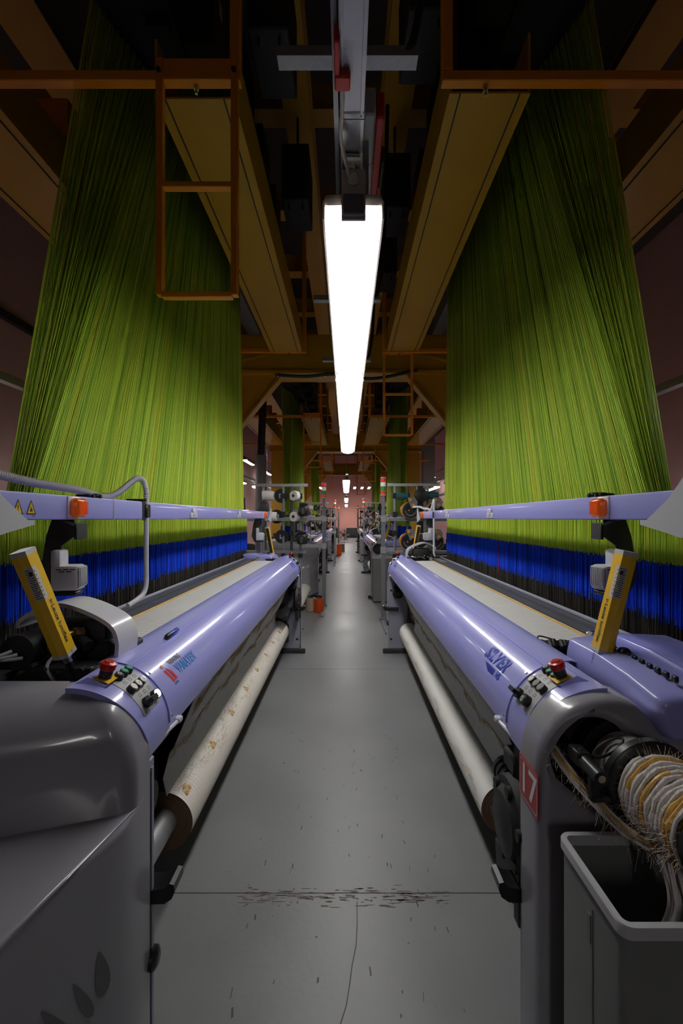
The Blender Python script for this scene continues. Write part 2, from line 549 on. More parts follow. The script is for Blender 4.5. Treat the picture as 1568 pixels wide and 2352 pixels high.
# long roof girders over the aisle and the outer ones
def girder(name, x0, x1, z0, z1, y0, y1, m, label):
    e = empty(name, ((x0 + x1) / 2, y0, z0))
    w = x1 - x0; Ln = y1 - y0
    MB().box(-w / 2, w / 2, 0, Ln, 0, .02).build('bottom_flange', m, e, smooth=False)
    MB().box(-.02, .02, 0, Ln, .02, z1 - z0 - .02).build('web', m, e, smooth=False)
    MB().box(-w / 2, w / 2, 0, Ln, z1 - z0 - .02, z1 - z0).build('top_flange', m, e, smooth=False)
    tag(e, label, kind='structure')
    return e
girder('roof_girder', -.57, -.33, 5.2, 5.6, .2, 24.5, 'yellow_paint', 'ochre roof girder left of the lamp row')
girder('roof_girder', .33, .59, 5.2, 5.6, .2, 24.5, 'yellow_paint', 'ochre roof girder right of the lamp row')
girder('roof_girder', -2.45, -2.1, 5.0, 5.5, .2, 24.5, 'yellow_paint', 'ochre roof girder above the left looms')
girder('roof_girder', 2.1, 2.45, 5.0, 5.5, .2, 24.5, 'yellow_paint', 'ochre roof girder above the right looms')
for sx in (-1, 1):
    o = MB().box(sx * 1.80, sx * 2.07, .2, 24.5, 5.35, 5.75).build('concrete_roof_beam', 'concrete', smooth=False)
    tag(o, 'pale concrete roof beam over the %s looms' % ('left' if sx < 0 else 'right'), kind='structure')
for k in range(15):
    y = 1.6 + k * 1.5
    o = MB().box(-3.4, 3.4, y, y + .14, 5.62, 5.9).box(-3.4, 3.4, y - .04, y + .18, 5.60, 5.62).build('roof_crossbeam', 'yellow_paint', smooth=False)
    tag(o, 'ochre crossbeams under the dark ceiling', kind='structure')

# portal frames between the looms
def portal(y, lab):
    e = empty('portal_frame', (XC, y, 0))
    MB().box(-2.25, 2.25, 0, .30, 3.50, 4.0).build('header_beam', 'yellow_paint', e, smooth=False)
    MB().box(-2.25, 2.25, -.06, .36, 3.46, 3.50).build('bottom_flange', 'yellow_paint', e, smooth=False)
    for sx in (-1, 1):
        MB().box(sx * 1.85, sx * 2.2, 0, .3, .02, 3.46).build('leg', 'yellow_paint', e, smooth=False)
        MB().box(sx * 1.78, sx * 2.27, -.08, .38, 0, .02).build('base_plate', 'yellow_paint', e, smooth=False)
        MB().prism([(sx * .86, 3.46), (sx * 1.85, 3.46), (sx * 1.85, 2.25)], 'y', .05, .08).prism([(sx * .86, 3.455), (sx * 1.85, 2.25), (sx * 1.85, 2.22), (sx * .83, 3.455)], 'y', -.02, .15).build('gusset_plate', 'yellow_paint', e, smooth=False)
        MB().obox((sx * 1.0, .02, 3.75), (sx * 1.9, -.5, 3.3), .03, .03).build('brace', 'yellow_paint', e, smooth=False)
    return tag(e, lab, 'steel frame', 'ochre portal frames spanning the aisle')
PN = ['ochre steel portal frame spanning the aisle, nearest the camera', 'second ochre portal frame along the aisle', 'farthest ochre portal frame before the end wall']
for k in range(3):
    portal(6.2 + PITCH * k, PN[k])

# platforms carrying the jacquard heads; local frame like a loom: X = -(u), Y = s
def platform():
    e = empty('jacquard_platform')
    YP = 'yellow_paint'
    def beam(u0, u1, nm):
        b = MB().box(-u0, -u1, 1.20, 4.66, 3.60, 3.61).build(nm, YP, e, smooth=False)
        MB().box(-u0, -u0 - .012, 1.20, 4.66, 3.61, 3.90).build('side_plate', YP, b, smooth=False)
        MB().box(-u1 + .012, -u1, 1.20, 4.66, 3.61, 3.90).build('side_plate', YP, b, smooth=False)
        MB().box(-u0 - .05, -u0 - .056, 1.20, 4.66, 3.594, 3.60).build('seam_strip', 'black_iron', b, smooth=False)
        MB().box(-u1 + .05, -u1 + .056, 1.20, 4.66, 3.594, 3.60).build('seam_strip', 'black_iron', b, smooth=False)
    beam(.535, .935, 'inner_beam')
    beam(1.75, 2.23, 'outer_beam')
    for s in (1.10, 4.68):
        MB().rbox(-.485, -3.1, s, s + .05, 3.60, 3.65, .004, 1).build('end_rail', 'orange_paint', e)
        MB().rbox(-.485, -.535, s + .002, s + .052, 3.65, 5.3, .004, 1).build('corner_post', 'orange_paint', e)
        MB().lathe((-.70, s + .02, 3.60), (-.70, s + .02, 3.55), [(0, .012), (.6, .012), (.6, .007), (1, .007)], 10).build('bolt', 'steel', e)
    for s in (1.9, 2.7, 3.5):
        MB().box(-2.25, -1.8, s, s + .12, 4.0, 4.25).build('cross_member', 'orange_paint', e, smooth=False)
    return e
def hanging_ladder():
    e = empty('hanging_ladder')
    OP = 'orange_paint'
    for x in (-.863, -.507):
        a = MB().rbox(x - .016, x + .016, -.012, .028, -1.04, .085, .003, 1).build('side_rail', OP, e)
        MB().cyl((x, -.012, .02), (x, -.022, .02), .012, n=8).build('bolt', 'black_iron', a)
    for z in (-.53, -1.052):
        MB().rbox(-.852, -.518, -.012, .028, z, z + .026, .003, 1).build('rung', OP, e)
    MB().rbox(-.852, -.518, .0, .03, -.01, .09, .003, 1).build('mounting_plate', OP, e)
    return e
def jacquard():
    e = empty('jacquard_machine')
    MB().rbox(-.98, -1.72, 1.25, 4.35, 4.36, 5.15, .03, 1).build('housing', 'black_iron', e, smooth=False)
    for s in (1.0, 4.35):
        MB().rbox(-1.0, -1.7, s, s + .25, 4.45, 5.0, .02, 1).build('drive_box', 'black_iron', e, smooth=False)
    for s in (1.7, 2.5, 3.3, 4.1):
        q = MB().box(-.78, -.97, s, s + .4, 4.4, 5.3).build('control_box', 'black_iron', e, smooth=False)
        MB().box(-.775, -.78, s + .1, s + .16, 4.7, 4.78).build('indicator', 'label_grey', q, smooth=False)
    for s in (1.5, 2.6, 3.9):
        MB().rbox(-.98, -1.12, s, s + .06, 4.28, 4.36, .01, 1).build('guide_frame', 'black_iron', e, smooth=False)
    return e

# ================= LAMPS =================
def lamp_fixture(Ln=1.55):
    e = empty('tube_lamp')
    # translucent cover, with its own light
    prof = [(-.078, .055), (-.080, .035), (-.070, .014), (-.045, .002), (0, -.002), (.045, .002), (.070, .014), (.080, .035), (.078, .055)]
    m = MB()
    n = len(prof)
    rows = [(0.0, .62), (.015, .80), (.04, .93), (.08, 1.0), (Ln - .08, 1.0), (Ln - .04, .93), (Ln - .015, .80), (Ln, .62)]
    vs, fs = [], []
    for y, k in rows:
        vs += [(p[0] * k, y, .055 + (p[1] - .055) * k) for p in prof]
    for r_ in range(len(rows) - 1):
        for i in range(n - 1):
            fs.append((r_ * n + i, r_ * n + i + 1, (r_ + 1) * n + i + 1, (r_ + 1) * n + i))
    fs.append(tuple(range(n))); fs.append(tuple((len(rows) - 1) * n + i for i in range(n)))
    for r_ in range(len(rows) - 1):
        fs.append((r_ * n, (r_ + 1) * n, (r_ + 1) * n + n - 1, r_ * n + n - 1))
    m.add(vs, fs)
    m.build('light_cover', 'tube_light', e)
    h = MB()
    h.rbox(-.092, .092, -.012, Ln + .012, .057, .10, .02, 2)
    for x in (-.092, .086): h.box(x, x + .006, -.008, Ln + .008, .020, .075)  # side lips added to cut the light spilling upward
    h.build('lamp_housing', 'cream_plastic', e)
    for x in (-.072, .072):
        for k in range(3):
            MB().rbox(x - .008, x + .008, .12 + k * (Ln - .3) / 2, .16 + k * (Ln - .3) / 2, .035, .075, .003, 1).build('clip', 'white_plastic', e)
    for y in (.22, Ln - .25):
        MB().box(-.03, .03, y, y + .04, .10, .175).build('mounting_bracket', 'galvanised', e, smooth=False)
    return e

# ================= THE LOOM =================
CU, CZ, CR = 0.665, 0.905, 0.17
def surf(th, s, h=0.0):
    a = R(th)
    return (-(CU - (CR + h) * math.cos(a)), s, CZ + (CR + h) * math.sin(a))
def arcprof(a0, a1, n, h=0.0):
    return [(surf(a0 + (a1 - a0) * k / n, 0, h)[0], surf(a0 + (a1 - a0) * k / n, 0, h)[2]) for k in range(n + 1)]
def normal_cyl(m, th, s, r, h0, h1, r1=None, n=16, mi=0):
    return m.cyl(surf(th, s, h0), surf(th, s, h1), r, r1, n, mi)
def on_cover(s0, th0, h=0.0016, k=1.0):
    """text x -> along the loom, text y -> up the curve"""
    def f(x, y):
        return surf(th0 + math.degrees(y / (CR + h)), s0 + x * k, h)
    return f

def cover_profile():
    p = arcprof(-9, 66, 26)
    p += [surf(67, 0, 0.0)[::2], surf(68, 0, -.003)[::2], surf(69.5, 0, -.003)[::2], surf(70.5, 0, .0015)[::2], surf(73, 0, .003)[::2], surf(78, 0, .004)[::2], surf(84, 0, .005)[::2]]
    p += [surf(89, 0, .007)[::2], (-.685, 1.083), (-.70, 1.078), (-.705, 1.05)]
    return [(q[0], q[1]) for q in p]

def curved_plate(th0, th1, s0, s1, h0, h1, n=10, m=None, mi=0):
    m = m or MB()
    vs, fs = [], []
    for k in range(n + 1):
        th = th0 + (th1 - th0) * k / n
        for s, h in ((s0, h0), (s1, h0), (s1, h1), (s0, h1)):
            vs.append(surf(th, s, h))
    for k in range(n):
        for i in range(4):
            j = (i + 1) % 4
            fs.append((k * 4 + i, k * 4 + j, (k + 1) * 4 + j, (k + 1) * 4 + i))
    fs.append((0, 1, 2, 3)); fs.append(tuple(n * 4 + i for i in range(4)))
    return m.add(vs, fs, mi)

def control_panel(end, e):
    S = (lambda s: s) if end == 'A' else (lambda s: L - s)
    sg = 1 if end == 'A' else -1
    m = MB(); vs = []; K = 28
    for k in range(K + 1):
        th = -12 + 104 * k / K
        n0 = .108 - .062 * max(0, math.sin(R(th)))
        for s, h in ((n0, -.01), (.252, -.01), (.252, .004), (n0, .004)):
            vs.append(surf(th, S(s), h))
    m.add(vs, [(k * 4 + i, k * 4 + (i + 1) % 4, k * 4 + 4 + (i + 1) % 4, k * 4 + 4 + i) for k in range(K) for i in range(4)] + [(0, 1, 2, 3), tuple(K * 4 + i for i in range(4))])
    # raised border next to the breast cover
    a2, b2 = sorted((S(.243), S(.252)))
    curved_plate(0, 82, a2, b2, .004, .008, 20, m)
    cp = m.build('control_panel', 'lavender', e)
    cp['label'] = 'curved lavender control panel with push buttons'
    def sub(mb, name, mt, lab=None):
        o = mb.build(name, mt, cp)
        if lab: o['label'] = lab
        return o
    a3, b3 = sorted((S(.118), S(.226)))
    sub(curved_plate(25, 74, a3, b3, .004, .0055, 14), 'button_plate', 'label_grey')
    # wedge under the stop button
    TE, SE = (73, .118) if end == 'A' else (69, .137)
    w = MB()
    q = [surf(TE - 7, S(SE - .034), .003), surf(TE - 7, S(SE + .034), .003), surf(TE + 16, S(SE + .034), .003), surf(TE + 18, S(SE - .045), .003),
         surf(TE - 6, S(SE - .030), .010), surf(TE - 6, S(SE + .030), .010), surf(TE + 9, S(SE + .030), .018), surf(TE + 9, S(SE - .030), .018)]
    w.add(q, [(0, 1, 2, 3), (4, 5, 6, 7), (0, 1, 5, 4), (1, 2, 6, 5), (2, 3, 7, 6), (3, 0, 4, 7)])
    sub(w, 'stop_button_mount', 'lavender')
    a4, b4 = sorted((S(SE - .026), S(SE + .026)))
    sub(curved_plate(TE - 8, TE + 8, a4, b4, .0135, .0155, 5), 'yellow_plate', 'signal_yellow')
    m = MB(); normal_cyl(m, TE, S(SE), .0165, .010, .040)
    sub(m, 'stop_button_collar', 'black_plastic')
    p0, p1 = surf(TE, S(SE), .034), surf(TE, S(SE), .060)
    m = MB().lathe(p0, p1, [(0, .015), (.15, .0195), (.6, .0205), (.8, .0195), (.86, .016), (.9, .012), (1.0, .010)], 24)
    sub(m, 'emergency_stop', 'red_plastic', 'red mushroom emergency stop button')
    r1 = [(66, .151, 'black_plastic', 'O'), (66, .178, 'green_button', '|'), (66, .205, 'green_button', '|')]
    if end == 'B': r1 = [(66, .209, 'black_plastic', 'O'), (66, .181, 'green_button', '|'), (66, .153, 'green_button', '|')]
    if end == 'A':
        r2 = [(50, .137, 'button_cream', ''), (50, .164, 'button_cream', '-'), (50, .191, 'button_cream', '-')]
    else:
        r2 = [(50, .196, 'button_cream', ''), (50, .165, 'black_plastic', ''), (50, .137, 'black_plastic', '')]
    for th, s, mt, ch in r1 + r2:
        s_ = S(s)
        m = MB(); normal_cyl(m, th, s_, .0128, .004, .020, .0122, 18)
        b = sub(m, 'button_collar', 'black_plastic')
        h1 = .0215 if not (end == 'B' and mt == 'black_plastic' and th == 50) else .0205
        m = MB(); normal_cyl(m, th, s_, .0103, .019, h1, .0098, 18)
        sub(m, 'push_button', mt)
        if ch:
            P = Vector(surf(th, s_, h1 + .0004))
            nrm = (Vector(surf(th, s_, .1)) - Vector(surf(th, s_, 0))).normalized()
            ty = Vector((0, 1, 0)); tz = nrm.cross(ty) * -1
            if tz.z < 0: tz = -tz
            sub(text_on(lambda x, y: P + ty * x + tz * y, ch, .015, bold=.0004), 'button_symbol', 'white_print' if mt != 'button_cream' else 'black_print')
    # rotary switch and lamp
    sR, sL = (.150, .200) if end == 'A' else (.212, .156)
    m = MB(); normal_cyl(m, 33, S(sR), .015, .004, .018)
    c = Vector(surf(33, S(sR), .026)); nn = Vector(surf(33, 0, 1)) - Vector(surf(33, 0, 0))
    m.obox(c - Vector((0, .016, 0)), c + Vector((0, .016, 0)), .012, .022, up=nn)
    sub(m, 'rotary_switch', 'black_plastic')
    if end == 'A':
        m = MB(); normal_cyl(m, 33, S(sL), .014, .004, .018); sub(m, 'button_collar', 'black_plastic')
        m = MB(); normal_cyl(m, 33, S(sL), .0118, .018, .023, .0105); sub(m, 'signal_button', 'white_lit', 'lit white round push button')
    else:
        m = MB(); normal_cyl(m, 33, S(sL), .016, .004, .022); sub(m, 'key_switch_collar', 'black_plastic')
        m = MB(); normal_cyl(m, 33, S(sL), .009, .022, .025); sub(m, 'key_switch', 'steel')
        m = MB(); c = Vector(surf(33, S(sL), .0256)); m.obox(c - Vector((0, .006, 0)), c + Vector((0, .006, 0)), .0015, .001, up=nn); sub(m, 'key_slot', 'black_print')
    # thin printed pictograms
    m = MB()
    for th, ss in ((58.5, (.15, .177, .204)), (41.5, (.15, .178, .206))):
        for s in ss:
            for d0, d1 in ((0, .0008), (.009, .0098)):
                a4, b4 = sorted((S(s - .005), S(s + .005)))
                curved_plate(th - 1.6 + math.degrees(d0 / .17), th - 1.6 + math.degrees(d1 / .17), a4, b4, .0055, .0059, 1, m)
            for k in (-.005, .005):
                curved_plate(th - 1.6, th + 1.5, S(s + k) - .0004, S(s + k) + .0004, .0055, .0059, 1, m)
    sub(m, 'pictograms', 'black_print')
    return cp

def housing_A(e):
    """moulded grey end cover that swells towards the passage"""
    zs = [.15, .25, .45, .58, .62, .64, .66, .68, .70, .72, .735, .75, .765, .78, .79, .80, .81, .82, .83, .84, .86, .90, .93, .95, .97, .99, 1.01, 1.03, 1.045, 1.056, 1.064, 1.069, 1.072]
    rows = []
    for z in zs:
        lo, hi = -.60, .005
        t = min(1, max(0, (z - .62) / .17))
        bul = math.sqrt(max(0, 1 - t ** 2.4))          # 1 = full swell, 0 = upper face
        yf = hi + (lo - hi) * bul
        fil = 0
        if z > .95:
            q = min(1, (z - .95) / .122)
            fil = .11 * (1 - math.sqrt(max(0, 1 - q * q)))
        u0 = .4885
        if z > CZ:
            u0 = CU - (CR + .0005) * math.cos(math.asin(min(1, (z - CZ) / (CR + .0005))))
            u0 = max(u0, .4885)
        rc = .04 + .10 * bul
        pts = [(u0, .108)]
        K = 12
        s_end = yf + fil + rc
        for k in range(1, K + 1):
            t2 = k / K
            s = .108 + (s_end - .108) * t2
            pts.append((u0 + .30 * max(0, -.01 - s) - .25 * max(0, -.35 - s), s))
        ub = pts[-1][0]
        for k in range(1, 8):
            a = math.pi / 2 * k / 7
            pts.append((ub + rc * (1 - math.cos(a)), yf + fil + rc - rc * math.sin(a)))
        ub2, sb = pts[-1]
        for k in range(1, 11):
            uu = ub2 + (1.5 - ub2) * (k / 10) ** 1.5
            pts.append((uu, sb - .12 * (1 - bul) * min(1, (uu - ub2) / .35)))
        rows.append([(-u, s, z) for u, s in pts])
    n = len(rows[0])
    vs = [p for r in rows for p in r]
    fs = []
    for i in range(len(rows) - 1):
        for j in range(n - 1):
            fs.append((i * n + j, i * n + j + 1, (i + 1) * n + j + 1, (i + 1) * n + j))
    k = len(vs)
    top = rows[-1]
    vs += [(p[0], .108, 1.0745) for p in top]
    t0 = (len(rows) - 1) * n
    for j in range(n - 1):
        fs.append((t0 + j, t0 + j + 1, k + j + 1, k + j))
    m = MB().add(vs, fs)
    h = m.build('end_housing', 'grey_paint', e)
    h.data.set_sharp_from_angle(angle=R(60))
    h['label'] = 'moulded grey end housing that swells out near the floor'
    # recessed leaf shaped emblem on the side towards the aisle
    lf = MB()
    def leaf(c, w, hgt, lean):
        pts = []
        for k in range(16):
            a = 2 * math.pi * k / 16
            v = math.sin(a)
            pts.append((c[0] + w * math.cos(a) * (1 - .55 * v) + lean * v * hgt, c[1] + hgt * v))
        return pts
    for c, w, hgt, ln in (((-.085, .505), .017, .055, -.15), ((-.132, .495), .010, .058, -.4), ((-.19, .50), .013, .07, -.45), ((-.145, .43), .014, .065, -.5)):
        uu = .4885 + .30 * max(0, -.01 - c[0])
        lf.add([(-(.4885 + .30 * max(0, -.01 - p)) + .0015, p, q) for p, q in leaf(c, w, hgt, ln)], [tuple(range(16))])
    lf.build('leaf_emblem', 'grey_dark_paint', h, smooth=False, fix=False)
    MB().lathe((-.93, .03, 1.066), (-.93, .03, 1.08), [(0, .034), (.6, .034), (1, .028)], 20).build('oval_cap', 'black_plastic', h)
    return h

def housing_B(e, number=False):
    """grey end cover with a round opening"""
    S = lambda s: L - s
    def out(n=64):
        pts = []
        # from bottom aisle corner up, over the arch, to the far side
        pts += [(.4825, .05), (.4825, .3), (.4825, .6), (.4825, .85)]
        for k in range(17):
            a = R(0 + k * 7.0)
            pts.append((.652 - .1695 * math.cos(a), .905 + .165 * math.sin(a)))
        pts += [(.745, 1.033), (.76, 1.008), (.785, .995), (.85, .99), (1.1, .99), (1.5, .99), (1.5, .5), (1.5, .05), (1.1, .05), (.8, .05), (.6, .05)]
        return pts
    O = out()
    hc, hr = (.612, .925), .098
    hole = []
    for u, z in O:
        a = math.atan2(z - hc[1], u - hc[0])
        hole.append((hc[0] + hr * math.cos(a), hc[1] + hr * math.sin(a)))
    n = len(O)
    cx, cz = .8, .6
    def ring(pts, s, k=0.0):
        r = []
        for u, z in pts:
            r.append((-(u + (.02 * k if u < .6 else (-.02 * k if u > 1.4 else 0))), S(s), z - (.018 * k if z > .95 else 0)))
        return r
    rings = [ring(O, .108), ring(O, .03), ring(O, .014, .12), ring(O, .004, .45), ring(O, 0.0, 1.0)]
    rings += [[(-(h[0] + (h[0] - hc[0]) * .16), S(0), h[1] + (h[1] - hc[1]) * .16) for h in hole]]
    rings += [[(-h[0], S(.012), h[1]) for h in hole], [(-h[0], S(.10), h[1]) for h in hole]]
    vs = [p for r in rings for p in r]
    fs = []
    for i in range(len(rings) - 1):
        for j in range(n):
            l = (j + 1) % n
            fs.append((i * n + j, i * n + l, (i + 1) * n + l, (i + 1) * n + j))
    h = MB().add(vs, fs).build('end_housing', 'grey_paint', e)
    h['label'] = 'arched grey end housing with a round opening'
    MB().cyl((-hc[0], S(.09), hc[1]), (-hc[0], S(.11), hc[1]), .105, n=24).build('opening_back', 'black_iron', h)
    return h

def amber_lamp(s, rl):
    m = MB()
    m.rbox(-.845 - .006, -.845 + .006, s - .034, s + .034, 1.497, 1.569, .005, 2)
    a = m.build('lamp_base', 'white_plastic', rl)
    m = MB().rbox(-.843, -.812, s - .028, s + .028, 1.503, 1.563, .012, 3)
    m.build('amber_lamp', 'amber', rl)['label'] = 'ribbed amber signal lamp'
    m = MB()
    for k in range(8):
        y = s - .021 + k * .006
        m.box(-.8125, -.8105, y - .0008, y + .0008, 1.512, 1.554)
    m.build('lens_rib', 'amber', rl)

def wpts(pts, n=24):
    """smooth Catmull-Rom sampling"""
    P = [Vector(p) for p in pts]
    P = [P[0] * 2 - P[1]] + P + [P[-1] * 2 - P[-2]]
    out = []
    for i in range(1, len(P) - 2):
        for k in range(n):
            t = k / n
            a, b, c, d = P[i - 1], P[i], P[i + 1], P[i + 2]
            out.append(.5 * ((2 * b) + (c - a) * t + (2 * a - 5 * b + 4 * c - d) * t * t + (3 * b - a - 3 * c + d) * t ** 3))
    out.append(P[-2])
    return out

def work_lamp(end, e):
    S = (lambda s: s) if end == 'A' else (lambda s: L - s)
    g = 1 if end == 'A' else -1
    m = MB()
    # bracket plates under the light rail, then arm reaching down
    m.prism([(-.86, 1.50), (-.86, 1.44), (-.90, 1.41), (-.925, 1.30), (-.905, 1.25), (-.94, 1.25), (-.97, 1.31), (-.95, 1.44), (-.93, 1.50)], 'y', S(.40) - .003, S(.40) + .003)
    m.rbox(-.858, -.852, S(.40), S(.46), 1.43, 1.485, .002, 1)
    m.tube(wpts([(-.90, S(.36), 1.50), (-.87, S(.37), 1.49), (-.862, S(.41), 1.47), (-.862, S(.41), 1.43)], 6), .005)
    br = m.build('lamp_bracket', 'dark_metal', e)
    m = MB()
    ctr = Vector((-.882, S(.405), 0))
    T = Matrix.Translation(ctr) @ Matrix.Rotation(R(10), 4, 'Z') @ Matrix.Translation(-ctr)
    def bx(mb, x0, x1, s0, s1, z0, z1, b=.002, seg=1):
        a_, b_ = sorted((S(s0), S(s1)))
        return mb.rbox(x0, x1, a_, b_, z0, z1, b, seg, M=T)
    m = MB()
    bx(m, -.9235, -.8405, .37, .44, 1.266, 1.348, .010, 2)
    bx(m, -.9235, -.892, .37, .44, 1.338, 1.398, .010, 2)
    w = m.build('work_lamp', 'white_plastic', e)
    w['label'] = 'white plastic work lamp with ribbed lens'
    m = MB()
    for k in range(7): bx(m, -.8405, -.834, .377 + k * .0085, .381 + k * .0085, 1.280, 1.340, .001)
    bx(m, -.8405, -.8375, .374, .436, 1.276, 1.343, .001)
    m.build('lens_rib', 'grey_light', w)
    m = MB()
    for k in range(3):
        bx(m, -.905 + k * .021, -.890 + k * .021, .3705, .3692, 1.334, 1.337, .0003)
        if k < 2: bx(m, -.896 + k * .021, -.881 + k * .021, .3705, .3692, 1.327, 1.330, .0003)
    m.build('vent_slot', 'black_print', w, smooth=False)
    m = MB(); bx(m, -.918, -.846, .375, .435, 1.250, 1.265, .004); m.build('lamp_foot', 'black_plastic', w)

def light_barrier(end, e):
    S = (lambda s: s) if end == 'A' else (lambda s: L - s)
    g = 1 if end == 'A' else -1
    if end == 'A':
        P0, P1 = Vector((-.765, S(.20), 1.115)), Vector((-.83, S(.12), 1.415))
    else:
        P0, P1 = Vector((-.775, S(.26), 1.105)), Vector((-.835, S(.235), 1.405))
    d = (P1 - P0).normalized()
    a = Vector((0, 1, 0)); a = (a - d * a.dot(d)).normalized(); b = d.cross(a).normalized()
    Ln = (P1 - P0).length
    def pt(x, y, z): return P0 + a * x + b * y + d * z
    w = .021
    sec = [(-w, -w), (w, -w), (w * 1.25, 0), (w, w), (-w, w), (-w * 1.25, 0)]
    def bar(m, z0, z1, k=1.0):
        n = len(sec)
        vs = [pt(x * k, y * k, z0) for x, y in sec] + [pt(x * k, y * k, z1) for x, y in sec]
        fs = [tuple(range(n)), tuple(range(2 * n - 1, n - 1, -1))] + [(i, (i + 1) % n, (i + 1) % n + n, i + n) for i in range(n)]
        return m.add(vs, fs)
    B = bar(MB(), .012, Ln - .012).build('light_barrier', 'signal_yellow', e, smooth=False)
    B['label'] = 'tall yellow safety light barrier bar leaning outwards'
    for za, zb in ((0, .012), (Ln - .012, Ln)): bar(MB(), za, zb, 1.03).build('end_cap', 'grey_light', B, smooth=False)
    # face towards the aisle centre / camera: choose side signs
    sgn = 1 if b.x > 0 else -1
    # black window strip on the inner face (towards the other end)
    q = MB()
    yy = g * w * 1.0
    vs = [pt(g * (w + .006), sgn * -w * .7, .02), pt(g * (w + .006), sgn * w * .7, .02), pt(g * (w + .006), sgn * w * .7, Ln - .02), pt(g * (w + .006), sgn * -w * .7, Ln - .02),
          pt(g * (w - .002), sgn * -w * .7, .02), pt(g * (w - .002), sgn * w * .7, .02), pt(g * (w - .002), sgn * w * .7, Ln - .02), pt(g * (w - .002), sgn * -w * .7, Ln - .02)]
    q.add(vs, [(0, 1, 2, 3), (4, 5, 6, 7), (0, 1, 5, 4), (1, 2, 6, 5), (2, 3, 7, 6), (3, 0, 4, 7)]).build('sensor_window', 'black_plastic', B, smooth=False)
    # rating label wrapped over the outer faces
    q = MB()
    def patch(m, e0, e1, z0, z1, off=.0006, t0=0, t1=1):
        A_, B_ = Vector((e0[0], e0[1])), Vector((e1[0], e1[1]))
        nn = Vector((B_.y - A_.y, -(B_.x - A_.x))).normalized()
        if nn.dot((A_ + B_) / 2) < 0: nn = -nn
        C_, D_ = A_ + (B_ - A_) * t0 + nn * off, A_ + (B_ - A_) * t1 + nn * off
        k = len(m.v)
        m.add([pt(C_.x, C_.y, z0), pt(D_.x, D_.y, z0), pt(D_.x, D_.y, z1), pt(C_.x, C_.y, z1)], [(0, 1, 2, 3)])
        return m
    outer = -g                       # outer side looks at the camera
    eo = [(outer * w, -w), (outer * w * 1.25, 0), (outer * w, w)]
    if sgn > 0: aisle_edge = (eo[1], eo[2]); cam_edge = (eo[0], eo[1])
    else: aisle_edge = (eo[1], eo[0]); cam_edge = (eo[2], eo[1])
    ai2 = ((outer * w, sgn * w), (-outer * w, sgn * w))
    z1 = Ln - .045; z0 = z1 - .095
    q = patch(MB(), aisle_edge[0], aisle_edge[1], z0, z1, t0=.05, t1=.98)
    patch(q, ai2[0], ai2[1], z0, z1, t0=.02, t1=.40)
    q.build('rating_label', 'sticker', B, smooth=False, fix=False)
    q = MB()
    for k in range(15):
        zz = z0 + .006 + k * .0058
        patch(q, aisle_edge[0], aisle_edge[1], zz, zz + .0022, .0009, .12, rng.uniform(.6, .93))
        if k % 2: patch(q, ai2[0], ai2[1], zz, zz + .003, .0009, .06, .16)
    patch(q, aisle_edge[0], aisle_edge[1], z1 - .024, z1 - .012, .0010, .45, .85)
    q.build('label_print', 'black_print', B, smooth=False, fix=False)
    # lettering running down the aisle face
    A_, B2 = Vector(ai2[0]), Vector(ai2[1])
    def f(x, y, t=.30, z=0):
        p = A_ + (B2 - A_) * (t + 0)
        fl = sgn
        off = (B2 - A_).normalized() * y * (1 if end == 'A' else -1)
        return pt(p.x + off.x, p.y + sgn * .0008, z0 - .022 - x) 
    T = text_on(lambda x, y: f(x, y, .45), 'Leuze lumiflex', .020, align='LEFT', bold=.0003)
    vs2, fs2 = text_mesh('SOLID-2', .011, align='LEFT')
    T.add([f(x + .142, y, .45) for x, y in vs2], fs2)
    T.add([f(-.014, -.006, .45), f(-.002, 0, .45), f(-.014, .006, .45), f(-.012, -.003, .45), f(-.006, 0, .45), f(-.012, .003, .45)], [(0, 1, 4, 3), (1, 2, 5, 4), (2, 0, 3, 5)])
    T.build('lettering', 'black_print', B, smooth=False, fix=False)
    # connector, cable and stand
    m = MB().cyl(pt(0, 0, 0), pt(0, 0, -.022), .013, n=12)
    m.build('connector', 'steel', e)
    m = MB().cyl(pt(0, 0, -.022), pt(0, 0, -.055), .010, .008, n=12)
    m.tube(wpts([pt(0, 0, -.05), pt(0, 0, -.08), pt(g * .02, 0.0, -.10), (P0.x + .01, P0.y + g * .05, 1.02), (P0.x - .05, P0.y + g * .08, .96)], 6), .004)
    if end == 'B':
        m.rbox(P0.x - .035, P0.x - .012, P0.y - .015, P0.y + .02, 1.03, 1.20, .006, 1)
    m.build('connector_cable', 'black_plastic', e)

def side_frame(s0, s1, e):
    m = MB()
    m.prism([(-.492, .06), (-.492, .86), (-.52, .885), (-.56, .885), (-.70, .80), (-.70, .06)], 'y', s0, s1)
    m.prism([(-.4885, .10), (-.4885, .84), (-.492, .84), (-.492, .10)], 'y', s0 + .01, s1 - .01)
    f = m.build('side_frame', 'frame_grey', e, smooth=False)
    for z in (.16, .70):
        q = MB()
        q.cyl((-.52, s0 - .004, z), (-.52, s1 + .004, z), .012, n=10)
        q.build('bolt', 'black_plastic', f)
    MB().rbox(-.43, -.85, s0 - .0, s1 + .0, 0.0, .055, .008, 1).build('foot', 'dark_metal', e)
    MB().box(-.70, -1.5, s0, s1, .06, .95).build('inner_frame', 'grey_dark_paint', e, smooth=False)

